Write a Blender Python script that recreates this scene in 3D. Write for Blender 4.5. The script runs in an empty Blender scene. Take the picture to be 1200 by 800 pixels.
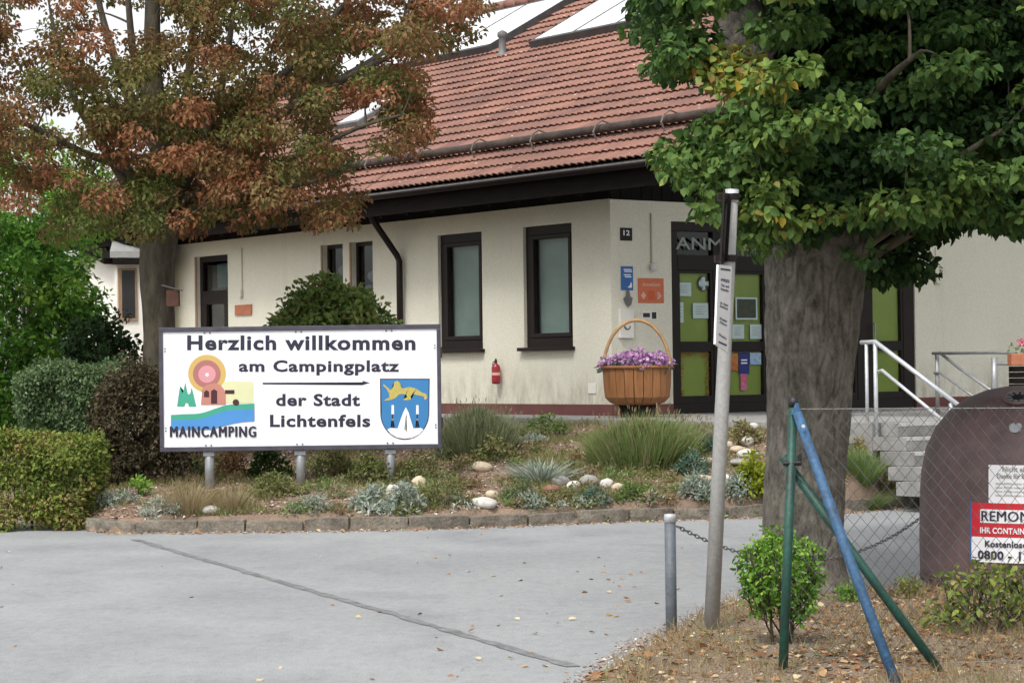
import bpy, bmesh, math, random
import numpy as np
from mathutils import Vector, Matrix, noise as mnoise
random.seed(7); np.random.seed(7)
rng = np.random.default_rng(11)
sc = bpy.context.scene
COL = sc.collection

# ------------------------------------------------------------------ camera
FPX = 2660.0                      # focal length in pixels of the 1200 px wide photograph
PITCH = math.atan(.01278); ROLL = .0128
CAM = np.array([0, 0, 1.6])
F = np.array([0, math.cos(PITCH), math.sin(PITCH)])
U0 = np.array([0, -math.sin(PITCH), math.cos(PITCH)]); R0 = np.array([1., 0, 0])
RV = R0*math.cos(ROLL)-U0*math.sin(ROLL); UV = U0*math.cos(ROLL)+R0*math.sin(ROLL)
cd = bpy.data.cameras.new('camera'); cam = bpy.data.objects.new('camera', cd); COL.objects.link(cam)
cd.sensor_fit = 'HORIZONTAL'; cd.sensor_width = 36; cd.lens = FPX/1200*36
cd.clip_start = .1; cd.clip_end = 3000
m = Matrix.Identity(4)
for i in range(3):
    m[i][0] = RV[i]; m[i][1] = UV[i]; m[i][2] = -F[i]; m[i][3] = CAM[i]
cam.matrix_world = m
sc.camera = cam

# ------------------------------------------------------------------ light
SUN_EL, SUN_AZ = math.radians(54), math.radians(206)      # azimuth clockwise from +Y: behind the camera, left
w = bpy.data.worlds.new('World'); sc.world = w; w.use_nodes = True
nt = w.node_tree; bg = nt.nodes['Background']
sky = nt.nodes.new('ShaderNodeTexSky'); sky.sky_type = 'NISHITA'; sky.sun_disc = False
sky.sun_elevation = SUN_EL; sky.sun_rotation = SUN_AZ
sky.dust_density = 3.0; sky.air_density = 1.0
hs = nt.nodes.new('ShaderNodeHueSaturation'); hs.inputs['Saturation'].default_value = .12; hs.inputs['Value'].default_value = 1.6
nt.links.new(sky.outputs[0], hs.inputs['Color']); nt.links.new(hs.outputs[0], bg.inputs[0])
bg.inputs[1].default_value = .125
sl = bpy.data.lights.new('sun', 'SUN'); sl.energy = 1.5; sl.angle = math.radians(14); sl.color = (1, .96, .9)
so = bpy.data.objects.new('sun', sl); COL.objects.link(so)
sd = Vector((math.sin(SUN_AZ)*math.cos(SUN_EL), math.cos(SUN_AZ)*math.cos(SUN_EL), math.sin(SUN_EL)))
so.rotation_euler = sd.to_track_quat('Z', 'Y').to_euler(); so.location = (-8, -8, 15)
sc.view_settings.view_transform = 'Standard'; sc.view_settings.look = 'None'
sc.view_settings.exposure = 0.32; sc.view_settings.gamma = 1

# ------------------------------------------------------------------ measuring helpers
def ray(px, py): return F*FPX + RV*(px-600) + UV*(400-py)
def Pd(px, py, D):
    v = ray(px, py); return CAM + v*D/v[1]
def Pz(px, py, z=0.):
    v = ray(px, py); return CAM + v*(z-1.6)/v[2]
def pj(P):
    d = np.asarray(P)-CAM; z = d@F; return 600+FPX*(d@RV)/z, 400-FPX*(d@UV)/z
def V(*a): return np.array(a, float)

class Fr:                                # a wall's frame: t along it, o out of it, z up
    def __init__(s, o, u, n): s.o, s.u, s.n = V(*o), V(*u), V(*n)
    def p(s, t, z, o=0.):
        q = s.o + s.u*t + s.n*o; return V(q[0], q[1], z)
    def tz(s, px, py, off=0.):
        v = ray(px, py); oo = s.o + s.n*off
        q = CAM + v*(((oo-CAM)@s.n)/(v@s.n)) - s.o
        return float(q@s.u), float(q[2]+s.o[2])
K = Pd(718, 487, 31.7); ZF = .95
K = V(K[0], K[1], 0)
W1 = Fr(K, (-.6, .8, 0), (-.8, -.6, 0))
W2 = Fr(K, (.8, .6, 0), (.6, -.8, 0))

# ------------------------------------------------------------------ objects
class MB:
    def __init__(s): s.v = []; s.f = []
    def add(s, vs, fs):
        b = len(s.v); s.v += [tuple(map(float, q)) for q in vs]; s.f += [tuple(i+b for i in f) for f in fs]; return s
    def box8(s, c): return s.add(c, [(0,3,2,1),(4,5,6,7),(0,1,5,4),(1,2,6,5),(2,3,7,6),(3,0,4,7)])
    def box(s, x0, x1, y0, y1, z0, z1):
        return s.box8([(x0,y0,z0),(x1,y0,z0),(x1,y1,z0),(x0,y1,z0),(x0,y0,z1),(x1,y0,z1),(x1,y1,z1),(x0,y1,z1)])
    def fbox(s, fr, t0, t1, z0, z1, o0, o1):
        return s.box8([fr.p(t0,z0,o1),fr.p(t1,z0,o1),fr.p(t1,z0,o0),fr.p(t0,z0,o0),fr.p(t0,z1,o1),fr.p(t1,z1,o1),fr.p(t1,z1,o0),fr.p(t0,z1,o0)])
    def tube(s, pts, rad, n=8, cap=True, disp=None):
        pts = [V(*p) for p in pts]; k = len(pts)
        if np.isscalar(rad): rad = [rad]*k
        b = len(s.v); ref = None
        for i, p in enumerate(pts):
            d = pts[min(i+1,k-1)]-pts[max(i-1,0)]; d = d/(np.linalg.norm(d)+1e-9)
            if ref is None:
                ref = V(1,0,0) if abs(d[0]) < .8 else V(0,1,0)
            a = ref-d*(ref@d); a /= np.linalg.norm(a)+1e-9; ref = a; c = np.cross(d, a)
            for j in range(n):
                th = 2*math.pi*j/n; r = rad[i]
                if disp: r = r*disp(th, i/(k-1), p)
                s.v.append(tuple(p + (a*math.cos(th)+c*math.sin(th))*r))
        for i in range(k-1):
            for j in range(n):
                q = (j+1) % n
                s.f.append((b+i*n+j, b+i*n+q, b+(i+1)*n+q, b+(i+1)*n+j))
        if cap:
            s.f.append(tuple(b+j for j in reversed(range(n)))); s.f.append(tuple(b+(k-1)*n+j for j in range(n)))
        return s
    def lathe(s, c, prof, n=24):
        b = len(s.v)
        for r, z in prof:
            for j in range(n):
                th = 2*math.pi*j/n; s.v.append((c[0]+r*math.cos(th), c[1]+r*math.sin(th), c[2]+z))
        for i in range(len(prof)-1):
            for j in range(n):
                q = (j+1) % n; s.f.append((b+i*n+j, b+i*n+q, b+(i+1)*n+q, b+(i+1)*n+j))
        s.f.append(tuple(b+j for j in reversed(range(n)))); s.f.append(tuple(b+(len(prof)-1)*n+j for j in range(n)))
        return s

def origin(par):
    o = V(0,0,0)
    while par is not None:
        o = o+V(*par.location); par = par.parent
    return o
def link(name, me, mat, par=None, smooth=False, bevel=0):
    if mat: me.materials.append(mat)
    if smooth: me.polygons.foreach_set('use_smooth', [True]*len(me.polygons))
    o = bpy.data.objects.new(name, me); COL.objects.link(o)
    if par is not None: o.parent = par
    if bevel:
        b = o.modifiers.new('bevel', 'BEVEL'); b.width = bevel; b.segments = 2; b.limit_method = 'ANGLE'
    return o
def obj(name, mb, mat, par=None, smooth=False, bevel=0, label=None):
    me = bpy.data.meshes.new(name)
    o0 = origin(par)
    vs = [(a[0]-o0[0], a[1]-o0[1], a[2]-o0[2]) for a in mb.v]
    me.from_pydata(vs, [], mb.f); me.update()
    o = link(name, me, mat, par, smooth, bevel)
    if label: o['label'] = label
    return o
def thing(name, label, cat, loc=(0,0,0), group=None):
    o = bpy.data.objects.new(name, None); COL.objects.link(o); o.location = tuple(map(float, loc)); o.empty_display_size = .2
    o['label'] = label; o['category'] = cat
    if group: o['group'] = group
    return o
def tag(o, label, cat, group=None, kind=None):
    if label: o['label'] = label
    if cat: o['category'] = cat
    if group: o['group'] = group
    if kind: o['kind'] = kind
    return o
def struct(o, label=None):
    o['kind'] = 'structure'
    if label: o['label'] = label
    return o
def stuff(o, label=None, cat=None):
    o['kind'] = 'stuff'
    if label: o['label'] = label; o['category'] = cat
    return o
def copy_tree(o, parent=None):
    c = o.copy(); COL.objects.link(c); c.parent = parent
    for ch in list(o.children): copy_tree(ch, c)
    return c

# ------------------------------------------------------------------ materials
def newmat(name):
    mt = bpy.data.materials.new(name); mt.use_nodes = True
    n = mt.node_tree.nodes; return mt, n, mt.node_tree.links, n['Principled BSDF']
def tex(n, l, kind, scale, detail=6, rough=.6, stretch=None, coord='Object'):
    tc = n.new('ShaderNodeTexCoord'); mp = n.new('ShaderNodeMapping'); l.new(tc.outputs[coord], mp.inputs[0])
    if stretch: mp.inputs['Scale'].default_value = stretch
    t = n.new('ShaderNodeTexNoise' if kind == 'noise' else 'ShaderNodeTexVoronoi'); l.new(mp.outputs[0], t.inputs['Vector'])
    t.inputs['Scale'].default_value = scale
    if kind == 'noise': t.inputs['Detail'].default_value = detail; t.inputs['Roughness'].default_value = rough
    return t
def ramp(n, l, src, stops):
    r = n.new('ShaderNodeValToRGB'); e = r.color_ramp.elements
    e[0].position, e[0].color = stops[0][0], (*stops[0][1], 1); e[1].position, e[1].color = stops[-1][0], (*stops[-1][1], 1)
    for p, c in stops[1:-1]:
        q = e.new(p); q.color = (*c, 1)
    l.new(src, r.inputs[0]); return r
def pm(name, c, c2=None, scale=4, rough=.7, bump=0, bscale=60, metal=0, stretch=None, spec=.5, fine=None, lo=.35, hi=.65):
    mt, n, l, b = newmat(name)
    b.inputs['Roughness'].default_value = rough; b.inputs['Metallic'].default_value = metal
    b.inputs['Specular IOR Level'].default_value = spec
    if c2 is None: c2 = tuple(x*.82 for x in c)
    t = tex(n, l, 'noise', scale, stretch=stretch); r = ramp(n, l, t.outputs['Fac'], [(lo, c), (hi, c2)])
    out = r.outputs[0]
    if fine:
        t3 = tex(n, l, 'noise', fine[0], 4, .7)
        r3 = ramp(n, l, t3.outputs['Fac'], [(.3, (fine[1],)*3), (.7, (1.15,)*3)])
        mx = n.new('ShaderNodeMix'); mx.data_type = 'RGBA'; mx.blend_type = 'MULTIPLY'; mx.inputs[0].default_value = 1
        l.new(out, mx.inputs[6]); l.new(r3.outputs[0], mx.inputs[7]); out = mx.outputs[2]
    l.new(out, b.inputs['Base Color'])
    if bump:
        t2 = tex(n, l, 'noise', bscale, stretch=stretch); bp = n.new('ShaderNodeBump'); bp.inputs['Strength'].default_value = bump
        bp.inputs['Distance'].default_value = .02
        l.new(t2.outputs['Fac'], bp.inputs['Height']); l.new(bp.outputs[0], b.inputs['Normal'])
    return mt
def leafmat(name, stops, trans=.28, rough=.6):
    """leaf colour from the per-leaf attribute 'rnd'"""
    mt, n, l, b = newmat(name)
    at = n.new('ShaderNodeAttribute'); at.attribute_name = 'rnd'
    r = ramp(n, l, at.outputs['Fac'], [(p_, tuple(min(.8, q*1.18) for q in c_)) for p_, c_ in stops])
    b.inputs['Roughness'].default_value = rough; b.inputs['Specular IOR Level'].default_value = .2
    l.new(r.outputs[0], b.inputs['Base Color'])
    tr = n.new('ShaderNodeBsdfTranslucent'); l.new(r.outputs[0], tr.inputs[0])
    mx = n.new('ShaderNodeMixShader'); mx.inputs[0].default_value = trans
    out = n['Material Output']; l.new(b.outputs[0], mx.inputs[1]); l.new(tr.outputs[0], mx.inputs[2]); l.new(mx.outputs[0], out.inputs[0])
    return mt
def glassmat(name, tint=(.9,.95,.93), glossy=.15):
    mt, n, l, b = newmat(name)
    tr = n.new('ShaderNodeBsdfTransparent'); tr.inputs[0].default_value = (*tint, 1)
    gl = n.new('ShaderNodeBsdfGlossy'); gl.inputs['Roughness'].default_value = .03
    lw = n.new('ShaderNodeLayerWeight'); lw.inputs[0].default_value = .5
    fr = n.new('ShaderNodeMath'); fr.operation = 'POWER'; fr.inputs[1].default_value = 4; l.new(lw.outputs['Facing'], fr.inputs[0])
    ma = n.new('ShaderNodeMath'); ma.operation = 'MULTIPLY_ADD'; ma.inputs[1].default_value = .8; ma.inputs[2].default_value = glossy; l.new(fr.outputs[0], ma.inputs[0])
    mx = n.new('ShaderNodeMixShader'); l.new(ma.outputs[0], mx.inputs[0]); l.new(tr.outputs[0], mx.inputs[1]); l.new(gl.outputs[0], mx.inputs[2])
    l.new(mx.outputs[0], n['Material Output'].inputs[0]); return mt

M = {}
M['plaster'] = pm('plaster', (.73,.71,.60), (.66,.64,.53), .9, .9, .4, 110, fine=(45,.90), lo=.3, hi=.72, stretch=(1,1,.5))
mt = M['plaster']; n, l = mt.node_tree.nodes, mt.node_tree.links; b = n['Principled BSDF']; src = b.inputs['Base Color'].links[0].from_socket
tc = n.new('ShaderNodeTexCoord'); sxyz = n.new('ShaderNodeSeparateXYZ'); l.new(tc.outputs['Object'], sxyz.inputs[0])
mr = n.new('ShaderNodeMapRange'); mr.inputs[1].default_value = 1.1; mr.inputs[2].default_value = 1.75; mr.inputs[3].default_value = 1; mr.inputs[4].default_value = 0; l.new(sxyz.outputs[2], mr.inputs[0])
tt = tex(n, l, 'noise', 5, 8, .75, stretch=(1,1,.35)); rr = ramp(n, l, tt.outputs['Fac'], [(.42,(0,0,0)),(.66,(1,1,1))])
ts = tex(n, l, 'noise', 3.2, 6, .7, stretch=(1,1,.06)); rs = ramp(n, l, ts.outputs['Fac'], [(.58,(0,0,0)),(.78,(.20,.20,.20))])
mu = n.new('ShaderNodeMath'); mu.operation = 'MULTIPLY_ADD'; l.new(mr.outputs[0], mu.inputs[0]); l.new(rr.outputs[0], mu.inputs[1]); l.new(rs.outputs[0], mu.inputs[2])
mx = n.new('ShaderNodeMix'); mx.data_type = 'RGBA'; l.new(mu.outputs[0], mx.inputs[0]); l.new(src, mx.inputs[6]); mx.inputs[7].default_value = (.40,.365,.28,1); l.new(mx.outputs[2], b.inputs['Base Color'])
M['plaster_white'] = pm('plaster_white', (.80,.78,.72), (.72,.70,.64), 1.5, .9, .2, 120)
M['plinth'] = pm('plinth', (.16,.055,.05), (.12,.045,.04), 5, .8, .2, 60)
M['brown'] = pm('dark_brown_frame', (.016,.010,.009), (.011,.007,.007), 6, .5, spec=.25)
M['brownwood'] = pm('dark_brown_wood', (.010,.007,.006), (.006,.004,.004), 3, .8, .3, 40, stretch=(1,1,6), spec=.15)
M['reveal'] = pm('reveal', (.30,.19,.11), (.24,.15,.09), 6, .8)
M['metal'] = pm('zinc', (.36,.37,.38), (.27,.28,.29), 8, .45, .05, 80, metal=.35)
M['metal_light'] = pm('galvanised_rail', (.62,.64,.66), (.5,.52,.54), 8, .38, metal=.4)
M['pole'] = pm('grey_pole', (.33,.325,.31), (.25,.245,.235), 5, .6, .1, 90, stretch=(1,1,.3), fine=(40,.85))
M['bollard'] = pm('bollard_grey', (.13,.15,.17), (.085,.10,.115), 7, .55, .1, 90, fine=(50,.8))
M['white'] = pm('sign_white', (.84,.845,.87), (.80,.805,.83), 1.5, .5)
M['ink'] = pm('ink', (.015,.014,.035), (.02,.018,.045), 3, .6)
M['signframe'] = pm('sign_frame', (.045,.04,.06), (.07,.065,.085), 8, .5)
M['asphalt'] = None
M['stone'] = None
M['concrete'] = pm('concrete', (.34,.335,.32), (.25,.245,.235), 3, .9, .4, 50, fine=(80,.8))
M['stonekerb'] = pm('kerb_stone', (.30,.265,.21), (.12,.105,.085), 5, .92, .9, 28, fine=(45,.6), lo=.3, hi=.7)
M['pebble_white'] = pm('pebble_white', (.68,.66,.62), (.50,.47,.43), 9, .75, .5, 30)
M['pebble_cream'] = pm('pebble_cream', (.60,.50,.36), (.46,.38,.28), 9, .75, .5, 30)
M['pebble_grey'] = pm('pebble_grey', (.38,.37,.35), (.25,.24,.22), 9, .8, .5, 30)
M['pebble_red'] = pm('pebble_red', (.30,.14,.10), (.2,.10,.08), 9, .8, .5, 30)
M['green_post'] = pm('green_coated_steel', (.014,.075,.055), (.012,.038,.030), 9, .5, .2, 50, fine=(30,.6), lo=.45, hi=.7)
M['blue_pole'] = pm('blue_paint', (.045,.125,.245), (.03,.07,.13), 11, .6, .3, 50, fine=(38,.55), lo=.45, hi=.72)
M['igloo'] = pm('igloo_plastic', (.155,.100,.098), (.105,.067,.066), 2.2, .62, .25, 60, fine=(9,.72), stretch=(1,1,.45))
M['black'] = pm('black', (.008,.008,.009), (.014,.013,.014), 4, .5)
M['basket'] = pm('basket_wood', (.38,.165,.055), (.21,.085,.03), 3, .6, .4, 30, stretch=(6,6,.8), lo=.3, hi=.7)
M['handle'] = pm('basket_handle', (.50,.31,.14), (.38,.22,.1), 8, .6, .2, 50)
M['extinguisher'] = pm('red_enamel', (.35,.03,.04), (.25,.02,.03), 8, .3)
M['orange'] = pm('orange_sign', (.62,.16,.07), (.55,.14,.06), 5, .6)
M['blue_sign'] = pm('blue_sign', (.03,.14,.42), (.025,.12,.36), 5, .6)
M['terracotta'] = pm('terracotta', (.45,.16,.08), (.36,.13,.07), 8, .85, .2, 50)
M['paper'] = pm('paper', (.50,.62,.62), (.44,.56,.56), 8, .9)
M['green_film'] = pm('green_film', (.33,.36,.075), (.25,.285,.055), 1.5, .8, lo=.25, hi=.8)
M['blind'] = pm('window_blind', (.30,.345,.33), (.25,.29,.28), 2, .9)
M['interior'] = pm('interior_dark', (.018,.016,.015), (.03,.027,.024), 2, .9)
M['glass'] = glassmat('pane_glass', glossy=.02)
M['glass_dark'] = glassmat('dark_pane', (.6,.65,.65), glossy=.05)
M['red_sign'] = pm('red_sign', (.60,.012,.03), (.54,.010,.025), 5, .5)
M['bark_dark'] = pm('bark_dark', (.13,.11,.078), (.055,.047,.033), 9, .95, 1., 30, stretch=(1,1,.35))
M['twig'] = pm('twig', (.06,.045,.032), (.035,.027,.02), 10, .95)
M['dirt'] = pm('dirt', (.31,.235,.165), (.19,.145,.10), 1.6, .97, .8, 30, fine=(55,.55), lo=.3, hi=.7)
M['bedsoil'] = pm('bed_soil', (.34,.235,.17), (.21,.15,.105), 2.5, .97, .9, 26, fine=(70,.5), lo=.3, hi=.7)
M['field'] = pm('field_grass', (.07,.09,.03), (.10,.09,.045), 3, .97, .5, 20)
M['white_metal'] = pm('white_metal', (.72,.73,.73), (.62,.63,.63), 5, .5)
M['log'] = pm('snow_log', (.09,.066,.054), (.040,.031,.027), 3, .9, .6, 30, stretch=(1,1,1), fine=(18,.7))
M['panel_glass'] = pm('collector_glass', (.80,.81,.83), (.76,.77,.79), .8, .12, spec=.8)  # near-white base colour paints the bright sky mirrored in the glass
M['panel_frame'] = pm('collector_frame', (.06,.06,.062), (.04,.04,.042), 6, .5)
M['lead'] = pm('lead', (.17,.17,.17), (.11,.11,.11), 8, .6)
# roof tile: fired clay, lichen specks, streaks; differs from tile to tile
def tilemat():
    mt, n, l, b = newmat('roof_tile')
    oi = n.new('ShaderNodeObjectInfo'); at = n.new('ShaderNodeAttribute'); at.attribute_name = 'rnd'
    ad = n.new('ShaderNodeMath'); ad.operation = 'ADD'; l.new(oi.outputs['Random'], ad.inputs[0]); l.new(at.outputs['Fac'], ad.inputs[1])
    fr = n.new('ShaderNodeMath'); fr.operation = 'FRACT'; l.new(ad.outputs[0], fr.inputs[0])
    r = ramp(n, l, fr.outputs[0], [(0,(.24,.125,.096)),(.4,(.285,.148,.112)),(.8,(.205,.105,.084)),(.93,(.255,.135,.10)),(1,(.29,.145,.10))])
    tg = n.new('ShaderNodeNewGeometry')
    t = n.new('ShaderNodeTexNoise'); t.inputs['Scale'].default_value = .9; t.inputs['Detail'].default_value = 7; l.new(tg.outputs['Position'], t.inputs['Vector'])
    r2 = ramp(n, l, t.outputs['Fac'], [(.34,(.72,.72,.74)),(.62,(1.10,1.06,1.03))])
    mx = n.new('ShaderNodeMix'); mx.data_type = 'RGBA'; mx.blend_type = 'MULTIPLY'; mx.inputs[0].default_value = 1
    l.new(r.outputs[0], mx.inputs[6]); l.new(r2.outputs[0], mx.inputs[7])
    t3 = n.new('ShaderNodeTexNoise'); t3.inputs['Scale'].default_value = 13; t3.inputs['Detail'].default_value = 2; l.new(tg.outputs['Position'], t3.inputs['Vector'])
    r3 = ramp(n, l, t3.outputs['Fac'], [(.70,(0,0,0)),(.74,(1,1,1))])
    mx2 = n.new('ShaderNodeMix'); mx2.data_type = 'RGBA'; l.new(r3.outputs[0], mx2.inputs[0]); l.new(mx.outputs[2], mx2.inputs[6]); mx2.inputs[7].default_value = (.55,.5,.44,1)
    l.new(mx2.outputs[2], b.inputs['Base Color']); b.inputs['Roughness'].default_value = .8
    return mt
M['tile'] = tilemat()
def asphaltmat():
    mt, n, l, b = newmat('asphalt')
    t = tex(n, l, 'noise', .28, 4, .5, stretch=(1,.7,1)); r = ramp(n, l, t.outputs['Fac'], [(.28,(.235,.243,.253)),(.48,(.325,.333,.342)),(.72,(.222,.228,.237))])
    t2 = tex(n, l, 'noise', 90, 3, .8); r2 = ramp(n, l, t2.outputs['Fac'], [(.3,(.66,.66,.66)),(.7,(1.28,1.28,1.26))])
    mx = n.new('ShaderNodeMix'); mx.data_type = 'RGBA'; mx.blend_type = 'MULTIPLY'; mx.inputs[0].default_value = 1
    l.new(r.outputs[0], mx.inputs[6]); l.new(r2.outputs[0], mx.inputs[7])
    t5 = tex(n, l, 'noise', 14, 6, .85, stretch=(1,.5,1)); r5 = ramp(n, l, t5.outputs['Fac'], [(.32,(.82,.82,.82)),(.5,(1,1,1)),(.7,(1.13,1.13,1.12))])
    mx5 = n.new('ShaderNodeMix'); mx5.data_type = 'RGBA'; mx5.blend_type = 'MULTIPLY'; mx5.inputs[0].default_value = 1
    l.new(mx.outputs[2], mx5.inputs[6]); l.new(r5.outputs[0], mx5.inputs[7]); mx = mx5
    t3 = tex(n, l, 'noise', 1.3, 8, .7, stretch=(1,.6,1)); r3 = ramp(n, l, t3.outputs['Fac'], [(.33,(.84,.84,.845)),(.46,(.97,.97,.97)),(.62,(1.05,1.05,1.05))])
    mx3 = n.new('ShaderNodeMix'); mx3.data_type = 'RGBA'; mx3.blend_type = 'MULTIPLY'; mx3.inputs[0].default_value = 1
    l.new(mx.outputs[2], mx3.inputs[6]); l.new(r3.outputs[0], mx3.inputs[7])
    l.new(mx3.outputs[2], b.inputs['Base Color']); b.inputs['Roughness'].default_value = .85
    bp = n.new('ShaderNodeBump'); bp.inputs['Strength'].default_value = .35; bp.inputs['Distance'].default_value = .01
    l.new(t2.outputs['Fac'], bp.inputs['Height']); l.new(bp.outputs[0], b.inputs['Normal'])
    return mt
M['asphalt'] = asphaltmat()
M['seam'] = pm('asphalt_seam', (.15,.15,.155), (.27,.27,.275), 7, .9, .4, 60, fine=(60,.7))
def barkmat():
    mt, n, l, b = newmat('linden_bark')
    t = tex(n, l, 'noise', 9, 10, .8, stretch=(1,1,.6)); r = ramp(n, l, t.outputs['Fac'], [(.34,(.05,.043,.036)),(.46,(.135,.122,.105)),(.66,(.29,.265,.235))])
    t2 = tex(n, l, 'noise', 2, 4, .6); r2 = ramp(n, l, t2.outputs['Fac'], [(.35,(.72,.74,.68)),(.65,(1.1,1.08,1.05))])
    mx = n.new('ShaderNodeMix'); mx.data_type = 'RGBA'; mx.blend_type = 'MULTIPLY'; mx.inputs[0].default_value = 1
    l.new(r.outputs[0], mx.inputs[6]); l.new(r2.outputs[0], mx.inputs[7]); l.new(mx.outputs[2], b.inputs['Base Color'])
    b.inputs['Roughness'].default_value = .95
    t4 = tex(n, l, 'noise', 30, 8, .8, stretch=(1,1,.5)); bp = n.new('ShaderNodeBump'); bp.inputs['Strength'].default_value = .9; bp.inputs['Distance'].default_value = .03
    l.new(t4.outputs['Fac'], bp.inputs['Height']); l.new(bp.outputs[0], b.inputs['Normal'])
    return mt
M['bark'] = barkmat()
LM = dict(
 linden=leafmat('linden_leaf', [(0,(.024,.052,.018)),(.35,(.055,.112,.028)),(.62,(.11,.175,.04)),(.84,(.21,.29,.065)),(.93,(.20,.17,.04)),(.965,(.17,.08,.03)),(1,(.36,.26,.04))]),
 rust=leafmat('rust_leaf', [(0,(.09,.13,.03)),(.25,(.14,.15,.045)),(.45,(.20,.155,.06)),(.63,(.22,.12,.055)),(.85,(.29,.115,.058)),(1,(.42,.23,.13))], .4),
 bright=leafmat('bright_leaf', [(0,(.03,.09,.015)),(.45,(.09,.22,.03)),(1,(.24,.38,.06))]),
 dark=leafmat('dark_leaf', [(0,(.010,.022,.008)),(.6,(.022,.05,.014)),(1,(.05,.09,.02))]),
 hedge=leafmat('hedge_leaf', [(0,(.05,.09,.035)),(.5,(.11,.17,.075)),(1,(.20,.27,.13))]),
 hedge2=leafmat('low_hedge_leaf', [(0,(.08,.10,.03)),(.4,(.13,.18,.035)),(.72,(.22,.26,.05)),(.88,(.24,.16,.07)),(1,(.32,.24,.12))]),
 purple=leafmat('brownish_shrub_leaf', [(0,(.03,.035,.018)),(.5,(.065,.055,.028)),(.85,(.10,.075,.045)),(1,(.14,.10,.07))]),
 globe=leafmat('globe_leaf', [(0,(.06,.12,.03)),(.5,(.15,.21,.055)),(.85,(.24,.26,.09)),(.97,(.30,.26,.10)),(1,(.34,.16,.07))]),
 grass=leafmat('grass_blade', [(0,(.08,.13,.035)),(.5,(.16,.24,.07)),(.9,(.26,.30,.13)),(1,(.34,.27,.17))]),
 greygrass=leafmat('grey_grass', [(0,(.09,.12,.055)),(.5,(.17,.215,.10)),(1,(.28,.28,.18))]),
 dry=leafmat('dry_grass', [(0,(.13,.095,.05)),(.5,(.23,.17,.09)),(1,(.36,.29,.17))]),
 silver=leafmat('silver_leaf', [(0,(.16,.20,.16)),(.5,(.30,.35,.29)),(1,(.52,.55,.48))]),
 teal=leafmat('teal_leaf', [(0,(.05,.10,.07)),(1,(.14,.22,.16))]),
 lime=leafmat('lime_leaf', [(0,(.14,.18,.02)),(.6,(.30,.34,.03)),(1,(.45,.30,.05))]),
 olive=leafmat('olive_leaf', [(0,(.09,.11,.035)),(.6,(.18,.20,.07)),(1,(.28,.22,.12))]),
 litter=leafmat('fallen_leaf', [(0,(.09,.05,.028)),(.4,(.22,.10,.045)),(.75,(.32,.19,.09)),(1,(.55,.45,.28))], .1, .8),
 chips=leafmat('mulch_chip', [(0,(.15,.09,.06)),(.5,(.34,.23,.165)),(.85,(.46,.35,.28)),(1,(.65,.6,.54))], 0, .9),
 petal=leafmat('petal', [(0,(.25,.08,.27)),(.45,(.50,.24,.50)),(1,(.72,.55,.72))], .2),
 pink=leafmat('pink_petal', [(0,(.6,.05,.12)),(1,(.8,.25,.35))], .2),
)

# ------------------------------------------------------------------ foliage helpers (numpy)
def unit(a): return a/(np.linalg.norm(a, axis=-1, keepdims=True)+1e-9)
def leaves_mesh(name, P, A, N, S, rnd, mat, par, wid=.62, fold=.18, label=None):
    """P base points, A axis dirs, N normals, S lengths -> folded pointed leaves, 2 quads each"""
    n = len(P); A = unit(A); N = unit(N-A*np.sum(N*A, 1, keepdims=True)); B = np.cross(A, N); S = S[:, None]
    W = wid*S*.5
    prof = [(0,0,0),(.28,-.9,1),(.66,-.72,1),(1,0,.0),(.66,.72,1),(.28,.9,1)]
    Vv = np.empty((n,6,3))
    for k, (a, b, c) in enumerate(prof):
        Vv[:, k] = P + A*S*a + B*W*b + N*S*fold*c*.6 - N*S*.12*a*a
    Vv = Vv.reshape(-1, 3) - origin(par)
    me = bpy.data.meshes.new(name)
    me.vertices.add(n*6); me.vertices.foreach_set('co', Vv.ravel())
    idx = (np.arange(n)[:, None]*6 + np.array([0,1,2,3, 0,3,4,5])[None]).ravel()
    me.loops.add(n*8); me.loops.foreach_set('vertex_index', idx)
    me.polygons.add(n*2); me.polygons.foreach_set('loop_start', np.arange(n*2)*4)
    try: me.polygons.foreach_set('loop_total', np.full(n*2, 4))
    except Exception: pass
    at = me.attributes.new('rnd', 'FLOAT', 'POINT'); at.data.foreach_set('value', np.repeat(np.clip(rnd, 0, 1), 6))
    me.update(); me.validate()
    o = link(name, me, mat, par)
    if label: o['label'] = label
    return o
def cloud(clumps, dens, size, droop=.5, nz=.16):
    """clumps: (cx,cy,cz, rx,ry,rz, hue) -> arrays for leaves_mesh"""
    Ps, As, Ns, Ss, Rs = [], [], [], [], []
    for c in clumps:
        n = max(3, int(dens*c[3]*c[4]*c[5]**.5*(c[5]**.5)))
        d = unit(rng.normal(size=(n,3))); rr = rng.random(n)**.45
        P = np.array(c[:3]) + d*rr[:, None]*np.array(c[3:6])
        A = unit(d*.8 + rng.normal(size=(n,3))*.7 + np.array([0,0,-droop]))
        N = unit(rng.normal(size=(n,3))*.6 + np.array([0,0,.8]) + d*.7)
        Ps.append(P); As.append(A); Ns.append(N)
        Ss.append(size*(.5+.8*rng.random(n))); Rs.append(np.clip(c[6] + rng.normal(size=n)*nz, 0, 1))
    return [np.concatenate(a) for a in (Ps, As, Ns, Ss, Rs)]
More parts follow.
